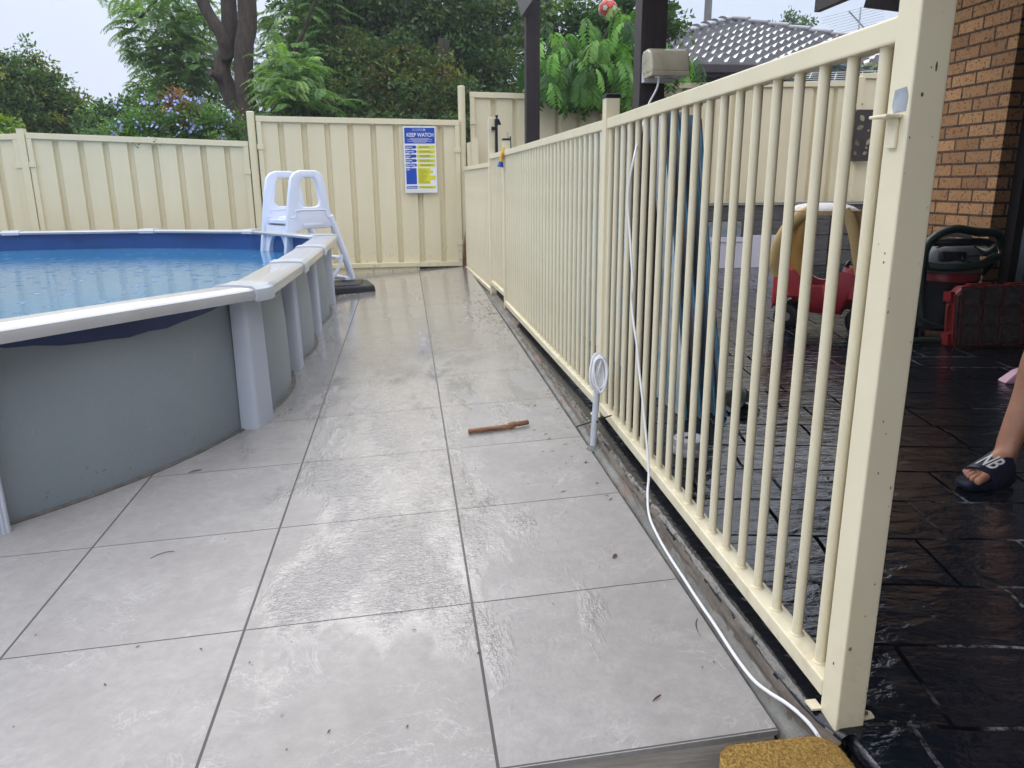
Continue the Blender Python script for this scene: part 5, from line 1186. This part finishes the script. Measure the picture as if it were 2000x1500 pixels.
# big multi-stemmed feathery tree behind the left fence
t = thing('tree', 'big rough-barked tree with three stems and feathery foliage behind the left fence', 'tree', az2(-.195, 12.5, .3))
Z = lambda el, dy: 1.10+el*dy
trunk(t, [az2(-.188, 12.5, .2), az2(-.190, 12.5, Z(.06, 12.5)), az2(-.200, 12.5, Z(.10, 12.5)), az2(-.208, 12.5, Z(.135, 12.5)), az2(-.196, 12.5, Z(.165, 12.5)), az2(-.193, 12.5, Z(.22, 12.5)), az2(-.190, 12.4, Z(.36, 12.5))], (.135, .105), rough=.07)
trunk(t, [az2(-.178, 12.3, .2), az2(-.180, 12.3, Z(.06, 12.3)), az2(-.184, 12.3, Z(.11, 12.3)), az2(-.181, 12.3, Z(.155, 12.3)), az2(-.173, 12.3, Z(.20, 12.3)), az2(-.168, 12.2, Z(.36, 12.3))], (.145, .125), name='stem', rough=.07)
trunk(t, [az2(-.200, 12.4, Z(.145, 12.4)), az2(-.205, 12.3, Z(.17, 12.3)), az2(-.222, 12.3, Z(.205, 12.3)), az2(-.24, 12.2, Z(.28, 12.2))], (.095, .075), name='stem', rough=.07)
m = MB(); m.tube([az2(-.213, 12.35, Z(.123, 12.4)), az2(-.222, 12.2, Z(.128, 12.3))], [.07, .045], 12); m.build('knot', M_bark, t, smooth=True)
for a in ([az2(-.13, 12.5, Z(.14, 12.5)), az2(-.115, 12.4, Z(.165, 12.5)), az2(-.09, 12.2, Z(.215, 12.5))], [az2(-.20, 13.3, Z(.30, 13.3)), az2(-.26, 13.4, Z(.22, 13.4)), az2(-.30, 13.5, Z(.18, 13.5))]):
    trunk(t, a, (.05, .015), name='limb', n=8)
rng = np.random.default_rng(21); roots = []; dirs = []
for (a, e, sa, se, n, dy0) in ((-.245, .125, .028, .030, 270, 13.6), (-.255, .175, .028, .030, 200, 13.6), (-.285, .105, .014, .010, 60, 13), (-.295, .150, .012, .008, 40, 13), (-.292, .19, .012, .014, 60, 13), (-.135, .118, .022, .022, 330, 11.8), (-.12, .078, .026, .020, 260, 12.2), (-.12, .17, .024, .035, 150, 13.4), (-.22, .25, .08, .03, 200, 14), (-.09, .20, .022, .03, 60, 13.6), (-.19, .14, .05, .05, 130, 14.6)):
    for k in range(n):
        aa = a+rng.normal()*sa*.75; ee = e+rng.normal()*se*.75; dy = dy0+rng.normal()*.5
        if dy < 12.9 and aa < -.155: continue
        roots.append(az2(aa, dy, Z(ee, dy))); dd = rng.normal(size=3); dd[2] = abs(dd[2])*.3+.05; dd[0] += (aa-a)/sa*.6; dirs.append(dd)
fronds(t, roots, dirs, .44, 16, .070, 5, G_JAC, aspect=.34, droop=.8, name='feathery_crown', fold=.15)
crown(t, [(*az2(a_, d_, Z(e_, d_)), .6, .5, .4, n_) for a_, e_, d_, n_ in ((-.25, .12, 14.6, 26), (-.26, .17, 14.6, 18), (-.22, .09, 14.6, 26), (-.23, .20, 15, 16), (-.13, .12, 14.8, 18), (-.12, .17, 15, 12))], .06, 51, G_JAC, per=70, spread=.25, name='inner_leaves')
# rounded bush-like tree far left
t = thing('tree', 'rounded olive-green tree at the far left, standing alone against the sky', 'tree', az2(-.42, 13, .3))
c0 = lambda a, e, dy=13: az2(a, dy, Z(e, dy))
crown(t, [(*c0(-.425, .085), .75, .8, .62, 90), (*c0(-.455, .10), .55, .6, .6, 70), (*c0(-.41, .055), .62, .8, .45, 80), (*c0(-.385, .065), .38, .5, .38, 45), (*c0(-.445, .05), .8, .8, .5, 90), (*c0(-.50, .08), .7, .8, .7, 80), (*c0(-.415, .115), .28, .4, .30, 22), (*c0(-.368, .055), .25, .4, .22, 18)], .075, 31, G_DARK+G_OLIVE+G_MID, per=80, spread=.20)
crown(t, [(*c0(-.413, .140), .10, .1, .28, 9), (*c0(-.445, .135), .22, .2, .16, 12), (*c0(-.39, .100), .18, .1, .10, 8)], .07, 32, G_OLIVE+G_MID, per=42, spread=.16, name='top_shoots')
trunk(t, [c0(-.42, -.1), c0(-.418, .03), c0(-.413, .10), c0(-.412, .145)], (.12, .02), M_barkd)
t = thing('shrub', 'bright yellow-green shrub at the left edge just above the fence', 'shrub', az2(-.455, 10.2, .3))
crown(t, [(*az2(-.462, 10.2, Z(.055, 10.2)), .25, .3, .28, 30), (*az2(-.445, 10, Z(.045, 10)), .3, .3, .16, 26), (*az2(-.41, 10, Z(.042, 10)), .35, .2, .10, 16)], .08, 33, [(.16, .26, .02), (.22, .30, .02), (.07, .14, .02)], per=46, spread=.14)
# plumbago
t = thing('flowering_shrub', 'wide shrub with pale blue flowers below the big rough-barked tree', 'shrub', az2(-.27, 9.6, .3))
d9 = 9.8; cc = lambda a, e: az2(a, d9, Z(e, d9))
crown(t, [(*cc(-.32, .045), .38, .4, .34, 70), (*cc(-.29, .05), .4, .4, .34, 80), (*cc(-.25, .055), .4, .4, .38, 80), (*cc(-.22, .05), .3, .4, .34, 60), (*cc(-.19, .035), .25, .3, .2, 30)], .050, 34, G_MID+[(.09, .16, .05)]+G_BR[:1], per=95, spread=.16)
rng = np.random.default_rng(7); m = MB()
for k in range(24):
    c1 = Vector(cc(rng.uniform(-.33, -.195), rng.uniform(.045, .105)))+Vector((0, rng.uniform(-.45, -.15), 0)); 
    for q in range(9):
        p = c1+Vector(rng.normal(size=3)*.035); d = Vector(rng.normal(size=3)).normalized()*.018; s = d.orthogonal().normalized()*.018; m.add([p-d, p+s, p+d, p-s], [(0, 1, 2, 3)])
tag(m.build('blue_flowers', M_flower, t), kind='stuff')
crown(t, [(*cc(-.262, .085), .14, .1, .22, 18), (*cc(-.245, .075), .2, .1, .10, 10)], .05, 35, G_RUST+[(.30, .14, .05)], per=46, spread=.12, name='orange_shoots')
t = thing('tree', 'dark fine-leaved tree between the far-left tree and the flowering shrub', 'tree', az2(-.34, 11.5, .3))
cc = lambda a, e: az2(a, 11.5, Z(e, 11.5))
crown(t, [(*cc(-.335, .055), .32, .5, .5, 70), (*cc(-.305, .06), .4, .5, .45, 70), (*cc(-.36, .03), .25, .4, .25, 30)], .065, 36, G_DARK+G_MID, per=75, spread=.2)
# distant misty hill trees
t = thing('distant_tree', 'pale distant rounded tree between the two left trees', 'tree', az2(-.353, 90, 0))
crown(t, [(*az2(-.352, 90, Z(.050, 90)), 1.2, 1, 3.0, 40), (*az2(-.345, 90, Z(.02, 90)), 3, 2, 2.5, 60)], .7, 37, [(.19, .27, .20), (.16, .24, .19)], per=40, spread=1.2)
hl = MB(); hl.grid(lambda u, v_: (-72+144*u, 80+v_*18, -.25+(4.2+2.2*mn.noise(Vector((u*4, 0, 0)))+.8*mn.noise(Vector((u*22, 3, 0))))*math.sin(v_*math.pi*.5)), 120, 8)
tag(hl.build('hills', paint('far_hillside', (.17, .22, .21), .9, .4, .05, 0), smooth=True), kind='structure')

# dense dark tree mass in the centre
def big(label, az, dy, zb, blobs, cols, seed, tr, leaf=.10, per=62, spread=.34, r=(.2, .1), kind='tree', asp=.5, wts=None):
    t = thing('tree', label, 'tree', az2(az, dy, zb))
    crown(t, [(*az2(a, dyy, Z(e, dyy)), rx, ry, rz, n) for a, e, dyy, rx, ry, rz, n in blobs], leaf, seed, cols, per=per, spread=spread, aspect=asp, weights=wts)
    for pts in tr: trunk(t, [az2(a, d_, Z(e, d_)) for a, e, d_ in pts], r, M_barkd)
    return t
big('dense tree with olive and rusty-tipped leaves left of the KEEP WATCH sign, above the fence', -.03, 13, .3,
    [(-.07, .085, 12.6, .75, .8, .5, 120), (-.02, .09, 12.4, .8, .8, .5, 130), (-.055, .125, 13, .7, .8, .5, 100), (.0, .13, 13, .8, .9, .5, 110), (.04, .09, 12.6, .7, .8, .5, 110), (.07, .075, 12.4, .4, .6, .35, 50), (-.02, .055, 12, 1.0, .6, .28, 90), (.05, .05, 12, .7, .5, .2, 50)],
    G_OLIVE+G_DARK+G_DARK+G_RUST[1:], 41, [[(.03, -.1, 12.9), (.033, .06, 12.9), (.043, .11, 12.9), (.055, .17, 12.8)], [(.033, .055, 12.85), (.0, .07, 12.8), (-.012, .11, 12.7)]], .085, 76, .30, (.2, .09))
big('tall dark tree whose crown fills the top centre of the view', .0, 15, .3,
    [(-.05, .19, 15, 1.2, 1.2, .7, 140), (.01, .19, 14.6, 1.3, 1.2, .8, 160), (.07, .17, 14.8, 1.0, 1.2, .9, 150), (.10, .12, 14.6, .8, 1.0, .7, 110), (.02, .25, 15, 1.8, 1.4, .7, 130), (.13, .20, 15, .8, 1, .7, 90), (.12, .075, 14, .7, .8, .5, 80), (.05, .13, 15, 1.2, 1, .7, 120), (-.09, .25, 15.4, .6, 1, .4, 22)],
    G_DARK+G_DARK+G_MID[:2]+G_OLIVE[:1], 42, [[(.05, -.1, 15), (.055, .1, 15), (.07, .19, 15), (.09, .24, 14.8)]], .095, 66, .36, (.22, .12))
big('tree with a straight bare dark trunk right of the big feathery tree', -.075, 13.6, .3,
    [(-.075, .24, 13.6, 1.0, 1, .5, 70), (-.10, .15, 14.5, .55, .8, .5, 34), (-.095, .10, 14.5, .6, .8, .4, 44), (-.115, .06, 14.2, .8, .6, .3, 80), (-.06, .075, 14, .5, .6, .35, 50), (-.14, .045, 13.6, .6, .5, .2, 50), (-.08, .19, 14.4, .5, .7, .3, 34)],
    G_MID+G_DARK+G_BR[2:], 43, [[(-.073, -.1, 13.6), (-.074, .12, 13.6), (-.077, .14, 13.6), (-.066, .165, 13.6), (-.069, .21, 13.6), (-.070, .30, 13.5)], [(-.070, .15, 13.6), (-.060, .158, 13.5), (-.05, .17, 13.4)], [(-.085, .07, 13.4), (-.065, .12, 13.3), (-.05, .15, 13.2)]], .085, 60, .32, (.12, .10))
big('dark leafy tree between the two timber posts, holding the ball', .22, 10.8, .3,
    [(.19, .19, 10.8, .45, .6, .40, 46), (.25, .185, 10.8, .5, .6, .34, 52), (.30, .20, 10.9, .4, .5, .35, 40), (.325, .17, 10.8, .12, .4, .34, 22), (.328, .205, 10.8, .10, .4, .12, 10), (.330, .125, 10.6, .16, .4, .14, 20), (.20, .12, 11, .5, .5, .30, 46), (.17, .08, 11, .4, .5, .3, 50), (.22, .10, 11, .5, .5, .3, 44), (.27, .145, 11, .4, .5, .3, 36), (.28, .25, 11, .8, .6, .3, 60), (.338, .185, 10.7, .05, .3, .08, 4)],
    G_DARK+G_DARK+G_MID[:1], 44, [[(.24, -.1, 10.9), (.235, .10, 10.9), (.25, .18, 10.9), (.27, .25, 10.9)], [(.235, .11, 10.9), (.20, .16, 10.8), (.18, .22, 10.7)], [(.25, .17, 10.9), (.30, .19, 10.8), (.335, .2, 10.8)]], .085, 40, .22, (.09, .035), asp=.6)
# bright pinnate tree hanging over the fence
t = thing('tree', 'bright green tree with hanging feather-shaped leaves between the two timber posts', 'tree', az2(.24, 9.9, .5))
trunk(t, [az2(.245, 9.95, .4), az2(.245, 9.95, 2.0), az2(.25, 9.9, 2.7), az2(.265, 9.8, 2.95)], (.06, .02), M_barkd, n=8)
rng = np.random.default_rng(9); roots = []; dirs = []
for (a, e, sa, se, n) in ((.235, .115, .018, .022, 120), (.25, .140, .016, .018, 80), (.272, .15, .010, .018, 50), (.218, .095, .014, .015, 70), (.262, .105, .014, .02, 80), (.19, .145, .012, .016, 32), (.178, .115, .010, .014, 26), (.205, .135, .01, .01, 20), (.277, .12, .010, .03, 40), (.268, .172, .01, .01, 22), (.285, .085, .01, .015, 24), (.345, .128, .012, .008, 26)):
    for k in range(n):
        dy = 9.55+rng.normal()*.28; aa = a+rng.normal()*sa; ee = max(.122, e+.020+rng.normal()*se) if rng.uniform() > .06 else .112
        if abs(aa-.257) < .017 and ee > .172: continue
        roots.append(az2(aa, dy, Z(ee, dy))); dd = rng.normal(size=3)*.8; dd[1] -= .4; dd[2] = rng.uniform(-.3, .4); dirs.append(dd)
fronds(t, roots, dirs, .36, 9, .105, 6, G_BR, aspect=.36, droop=2.2, name='hanging_crown', fold=.5)
roots = []; dirs = []
t2 = thing('climbing_plant', 'small arching green plant poking over the fence beside the power socket box', 'plant', az2(.375, 9.6, 1.2))
for k in range(26):
    a = rng.uniform(0, 6.28); roots.append(az2(.368+rng.normal()*.006, 9.5, Z(.108+rng.uniform(0, .012), 9.5))); dirs.append((math.cos(a), math.sin(a)*.6-.2, rng.uniform(.3, 1.2)))
fronds(t2, roots, dirs, .30, 9, .085, 61, G_BR, aspect=.34, droop=2.2, name='leaves', fold=.3)
t2 = thing('climbing_plant', 'sparse pale plant above the fence at the edge of the clothesline', 'plant', az2(.62, 9.8, 1.2)); roots = []; dirs = []
for k in range(9):
    a = rng.uniform(0, 6.28); roots.append(az2(.632+rng.normal()*.005, 9.8, Z(.135+rng.uniform(0, .012), 9.8))); dirs.append((math.cos(a), math.sin(a)*.6-.2, rng.uniform(.5, 1.4)))
fronds(t2, roots, dirs, .26, 8, .06, 62, [(.16, .24, .07)], aspect=.3, droop=1.5, name='leaves', fold=.3)
t = thing('tree', 'treetop just showing over the ridge of the tiled roof', 'tree', az2(.50, 30, 0)); crown(t, [(*az2(.50, 30, Z(.192, 30)), .7, .6, .35, 22), (*az2(.47, 30, Z(.186, 30)), .5, .5, .2, 10)], .16, 48, G_DARK, per=34, spread=.3)
# fill: hedge row low behind the centre fence so no gap shows the horizon
big('low dark hedge growth directly behind the centre fence', 0.05, 11, .3, [(a, .035, 11.2, .6, .4, .42, 60) for a in (-.15, -.10, -.05, 0, .05, .10, .15, .20, .25, .30)], G_DARK, 49, [], .08, 60, .26)

# football caught in the tree
fb = thing('football', 'orange-red and cream football stuck in the dark tree near the top', 'ball', az2(.2573, 9.6, Z(.2065, 9.6)))
bm = bmesh.new(); bmesh.ops.create_icosphere(bm, subdivisions=1, radius=.12)   # truncated icosahedron from an icosahedron
vs = [v_.co.copy().normalized() for v_ in bm.verts]; bm.free()
ico = [];  phi = (1+5**.5)/2
for a in (-1, 1):
    for b in (-phi, phi): ico += [Vector((0, a, b)).normalized(), Vector((a, b, 0)).normalized(), Vector((b, 0, a)).normalized()]
hexc = []
for i in range(12):
    for j in range(i+1, 12):
        for k in range(j+1, 12):
            if ico[i].angle(ico[j]) < 1.2 and ico[j].angle(ico[k]) < 1.2 and ico[i].angle(ico[k]) < 1.2: hexc.append((ico[i]+ico[j]+ico[k]).normalized())
cents = [(c_, 0) for c_ in ico]+[(c_, 1) for c_ in hexc]
fbm = MB(); U, Vv = 72, 40; fc = []
for j in range(Vv+1):
    for i in range(U): th_ = math.pi*j/Vv; p_ = 2*math.pi*i/U; fbm.v.append((.113*math.sin(th_)*math.cos(p_), .113*math.sin(th_)*math.sin(p_), .113*math.cos(th_)))
for j in range(Vv):
    for i in range(U):
        a = j*U+i; b = j*U+(i+1) % U; fbm.f.append((a, b, b+U, a+U)); c_ = (Vector(fbm.v[a])+Vector(fbm.v[b+U])).normalized()
        ds = sorted(((c_.angle(q)-(0.0 if k_ else -.045), k_, q) for q, k_ in cents), key=lambda t_: t_[0]); seam = ds[1][0]-ds[0][0] < .075
        front = c_.dot(Vector((-.15, -.95, .15)).normalized()) > .45
        fbm.mi.append(2 if seam else (1 if (front and ds[0][1]) else 0))
fo = Vector(fb.location); fbm.v = [tuple(Vector(v_)+fo) for v_ in fbm.v]
fbm.build('panels', [paint('ball_cream', (.50, .44, .36), .5, .1, 8, 0), paint('ball_red', (.62, .06, .035), .5, .1, 8, 0), paint('ball_seam', (.07, .015, .01), .6, .1, 8, 0)], fb, smooth=True)

# ================================================================ PERSON (right foot and shin in view)
FZ = .092+.022
def skin_obj(name, nodes, edges, mat, parent=None, sub=2, root=0):
    me = bpy.data.meshes.new(name); names = list(nodes); idx = {k: i for i, k in enumerate(names)}; off_ = org(parent)
    me.from_pydata([Vector(nodes[k][0])-off_ for k in names], [(idx[a], idx[b]) for a, b in edges], []); ob = bpy.data.objects.new(name, me); COL.objects.link(ob)
    md = ob.modifiers.new('s', 'SKIN'); md.use_smooth_shade = True; md.branch_smoothing = .3
    for i, k in enumerate(names):
        sv = me.skin_vertices[0].data[i]; r = nodes[k][1]; sv.radius = r if isinstance(r, tuple) else (r, r); sv.use_root = (i == root)
    sb = ob.modifiers.new('u', 'SUBSURF'); sb.levels = sub; sb.render_levels = sub
    dg = bpy.context.evaluated_depsgraph_get(); dg.update(); me2 = bpy.data.meshes.new_from_object(ob.evaluated_get(dg)); bpy.data.objects.remove(ob)
    me2.name = name; me2.materials.clear(); me2.materials.append(mat); me2.polygons.foreach_set('use_smooth', [True]*len(me2.polygons))
    o = bpy.data.objects.new(name, me2); COL.objects.link(o)
    if parent: o.parent = parent; ORG[o.name] = off_
    return o
sk = NT('skin'); v = sk.coord(); c = sk.mix(sk.ramp(sk.noise(v, 14, 5), [(.3, 0.0), (.7, 1.0)]), (.46, .215, .13), (.58, .30, .195)); c = sk.mix(sk.ramp(sk.noise(v, 70, 3), [(.66, 0.0), (.74, .5)]), c, (.30, .12, .08))
sk.set(Base_Color=c, Roughness=.5, Subsurface_Weight=.08); sk.b.inputs['Subsurface Radius'].default_value = (.01, .004, .002); sk.bump(sk.noise(v, 60, 4), .12, .003); M_skin = sk.m
pn = thing('person', 'person at the right edge, one bare foot and shin visible in a navy slide sandal', 'person', (2.05, .30, .092))
nd = {}; ed = []
def N(k, p, r, frm=None):
    nd[k] = (p, r)
    if frm: ed.append((frm, k))
N('pelvis', (2.10, .27, .95), (.13, .15)); N('spine', (2.10, .27, 1.15), (.11, .14), 'pelvis'); N('chest', (2.09, .27, 1.36), (.12, .17), 'spine'); N('neck', (2.08, .27, 1.52), .052, 'chest'); N('headb', (2.06, .27, 1.60), .066, 'neck'); N('headm', (2.055, .27, 1.68), .088, 'headb'); N('headt', (2.065, .27, 1.77), .07, 'headm'); N('nose', (1.965, .27, 1.655), .014, 'headm'); N('ear1', (2.07, .36, 1.67), .014, 'headm'); N('ear2', (2.07, .18, 1.67), .014, 'headm')
fd = Vector((-.93, -.36, 0)).normalized(); fs = Vector((-.36, .93, 0)).normalized()   # forward, and towards the small toes (north)
for tag_, sy, hx, kx, axx, ay in (('r', 1, 2.07, 1.945, 1.905, .400), ('l', -1, 2.11, 2.10, 2.14, .06)):
    s_ = fs if sy > 0 else fs*-1
    N('hip'+tag_, (hx, .27+.085*sy, .90), .092, 'pelvis'); N('thigh'+tag_, (hx-.03, .27+(ay-.27)*.6, .72), .078, 'hip'+tag_); N('knee'+tag_, (kx+.012, ay-.01*sy, .53), .056, 'thigh'+tag_); N('calf'+tag_, (kx+.012, ay, .38), .056, 'knee'+tag_)
    N('shin'+tag_, (axx+.004, ay, .235), .043, 'calf'+tag_); N('ankle'+tag_, (axx+.003, ay, .175), .041, 'shin'+tag_)
    A = Vector((axx, ay, FZ)); N('heel'+tag_, tuple(A-fd*.022+Vector((0, 0, .030))), .028, 'ankle'+tag_)
    N('instep'+tag_, tuple(A+fd*.070+Vector((0, 0, .045))), (.034, .030), 'ankle'+tag_); N('ball'+tag_, tuple(A+fd*.145+Vector((0, 0, .024))), (.042, .020), 'instep'+tag_)
    for q, (lat, ln, r) in enumerate(((-.030, .062, .0150), (-.008, .058, .0105), (.009, .051, .0098), (.024, .043, .0092), (.037, .032, .0088))):
        b_ = A+fd*(.165-.006*q)+s_*lat*1.0+Vector((0, 0, .018)); N('t%d' % q+tag_, tuple(b_), r*1.05, 'ball'+tag_); N('u%d' % q+tag_, tuple(b_+fd*ln*.5+s_*lat*.12+Vector((0, 0, .003))), r*.95, 't%d' % q+tag_); N('v%d' % q+tag_, tuple(b_+fd*ln+s_*lat*.10+Vector((0, 0, -.006))), r*.85, 'u%d' % q+tag_)
    N('sh'+tag_, (2.10, .27+.17*sy, 1.43), .062, 'chest'); N('el'+tag_, (2.14, .27+.24*sy, 1.17), .042, 'sh'+tag_); N('wr'+tag_, (2.09, .27+.25*sy, .94), .028, 'el'+tag_); N('pa'+tag_, (2.075, .27+.25*sy, .865), (.016, .036), 'wr'+tag_)
    for q in range(4):
        x0 = 2.045+.020*q; L = (.034, .04, .037, .028)[q]; N('f%d' % q+tag_, (x0, .27+.25*sy, .825), .0085, 'pa'+tag_); N('g%d' % q+tag_, (x0-.004, .27+.245*sy, .825-L), .0080, 'f%d' % q+tag_); N('h%d' % q+tag_, (x0-.008, .27+.235*sy, .825-L*1.9), .0072, 'g%d' % q+tag_)
    N('th'+tag_, (2.035, .27+.245*sy, .87), .011, 'wr'+tag_); N('ti'+tag_, (2.018, .27+.24*sy, .835), .0095, 'th'+tag_)
bodyo = skin_obj('body', nd, ed, M_skin, pn)
# toenails
M_nail = paint('toenail', (.46, .27, .21), .25, .1, 20, 0)
A = Vector((1.905, .400, FZ)); nm = MB()
for q, (lat, ln, r) in enumerate(((-.030, .062, .0150), (-.008, .058, .0105), (.009, .051, .0098), (.024, .043, .0092), (.037, .032, .0088))):
    c_ = A+fd*(.165-.006*q+ln*.86)+fs*lat*1.15+Vector((0, 0, .0175+r*.62)); a_ = fd*r*.55; b_ = fs*r*.55
    nm.add([c_-a_-b_, c_-a_+b_, c_+a_*.8+b_*.8-Vector((0, 0, r*.35)), c_+a_*.8-b_*.8-Vector((0, 0, r*.35)), c_+Vector((0, 0, .001))], [(0, 1, 4), (1, 2, 4), (2, 3, 4), (3, 0, 4)])
nm.build('toenails', M_nail, pn, smooth=True)
# sandals
M_navyp = paint('navy_rubber', (.010, .014, .035), .42, .3, 10, .15, 90)
def sandal(A, side):
    s_ = fs*side; m = MB(); ol = []
    for k in range(40):
        a = 2*math.pi*k/40; f_ = math.cos(a); l_ = math.sin(a); ln = .105+.142*f_ if True else 0; wd = (.052 if f_ > 0 else .040)*math.copysign(abs(l_)**.75, l_); ol.append((ln-.0, wd))
    n = len(ol)
    for z, g in ((.0, .97), (.006, 1.02), (.018, 1.03), (.026, .99)):
        for (f_, l_) in ol: p = A+fd*(.105+(f_-.105)*g)+s_*l_*g; m.v.append((p.x, p.y, .0925+z+max(0, (f_-.19))*.12))
    for r in range(3):
        for k in range(n): m.f.append((r*n+k, r*n+(k+1) % n, (r+1)*n+(k+1) % n, (r+1)*n+k)); m.mi.append(0)
    m.f += [tuple(range(n))[::-1], tuple(range(3*n, 4*n))]; m.mi += [0, 0]
    so = m.build('sandal', M_navyp, pn, smooth=True, auto=50)
    def strap(u, v_, d=0):
        th_ = math.pi*u; fw = .044+.112*v_-.012*math.sin(th_)*(1-v_)+.010*math.sin(th_)*v_; hgt = (.090-.038*v_)+d; wd = .056-.0*v_+d
        p = A+fd*fw+s_*(-math.cos(th_)*wd); return (p.x, p.y, .105+hgt*math.sin(th_)**.8-.005)
    m = MB(); m.grid(lambda u, v_: strap(u, v_), 22, 8); m.grid(lambda u, v_: strap(u, v_, .006), 22, 8)
    q = 23*9
    for k in range(22): m.f += [(k, k+1, q+k+1, q+k), (8*23+k, q+8*23+k, q+8*23+k+1, 8*23+k+1)]; m.mi += [0, 0]
    st_ = m.build('strap', M_navyp, so, smooth=True, auto=60)
    return so, st_, strap
so, st_, strap = sandal(A, 1)
sandal(Vector((2.14, .06, FZ)), -1)
me = text_mesh('NB', .05, .0, .35, .0009)
xs = [v_.co.x for v_ in me.vertices]; ys = [v_.co.y for v_ in me.vertices]; x0, x1, y0, y1 = min(xs), max(xs), min(ys), max(ys)
bm = bmesh.new(); bm.from_mesh(me); bmesh.ops.triangulate(bm, faces=bm.faces); bmesh.ops.subdivide_edges(bm, edges=bm.edges, cuts=2)
for v_ in bm.verts:
    a = (v_.co.x-x0)/(x1-x0); b = (v_.co.y-y0)/(y1-y0); u = .62-.32*a; w2 = .86-.56*b
    v_.co = Vector(strap(u, w2, .0085))-org(pn)
bm.to_mesh(me); bm.free(); me.materials.append(M_wplastic); lg = bpy.data.objects.new('logo', me); COL.objects.link(lg); lg.parent = st_; ORG[lg.name] = org(pn)
# clothes and hair (out of frame, but part of the person)
M_cloth = paint('dark_shorts', (.03, .035, .05), .9, .2, 10, .2); M_shirt = paint('grey_shirt', (.22, .22, .24), .9, .2, 10, .2); M_hair = paint('dark_hair', (.02, .015, .012), .7, .3, 40, .3)
skin_obj('shorts', {'w': ((2.10, .27, 1.02), (.14, .165)), 'p': ((2.10, .27, .93), (.15, .175)), 'a': ((2.08, .37, .84), .115), 'b': ((2.055, .395, .70), .105), 'c': ((2.11, .17, .84), .115), 'd': ((2.10, .13, .70), .105)}, [('w', 'p'), ('p', 'a'), ('a', 'b'), ('p', 'c'), ('c', 'd')], M_cloth, pn)
skin_obj('shirt', {'h': ((2.10, .27, 1.00), (.15, .175)), 's': ((2.10, .27, 1.18), (.135, .165)), 'c': ((2.09, .27, 1.38), (.135, .185)), 'a': ((2.10, .45, 1.43), .075), 'b': ((2.13, .50, 1.27), .062), 'd': ((2.10, .09, 1.43), .075), 'e': ((2.13, .04, 1.27), .062)}, [('h', 's'), ('s', 'c'), ('c', 'a'), ('a', 'b'), ('c', 'd'), ('d', 'e')], M_shirt, pn)
skin_obj('hair', {'a': ((2.075, .27, 1.75), .085), 'b': ((2.10, .27, 1.70), .085), 'c': ((2.045, .27, 1.785), .065)}, [('a', 'b'), ('a', 'c')], M_hair, pn)

# ================================================================ rain haze
m = MB(); m.box(-75, -12, -1.3, 75, 100, 22); hz_ = m.build('haze', None); hz_.data.materials.clear()
hm = bpy.data.materials.new('rain_haze'); hm.use_nodes = True; ht = hm.node_tree; ht.nodes.remove(ht.nodes['Principled BSDF'])
pv = ht.nodes.new('ShaderNodeVolumePrincipled'); pv.inputs['Density'].default_value = .0024; pv.inputs['Color'].default_value = (.90, .94, 1, 1); ht.links.new(pv.outputs[0], ht.nodes['Material Output'].inputs['Volume'])
hz_.data.materials.append(hm); tag(hz_, kind='stuff')
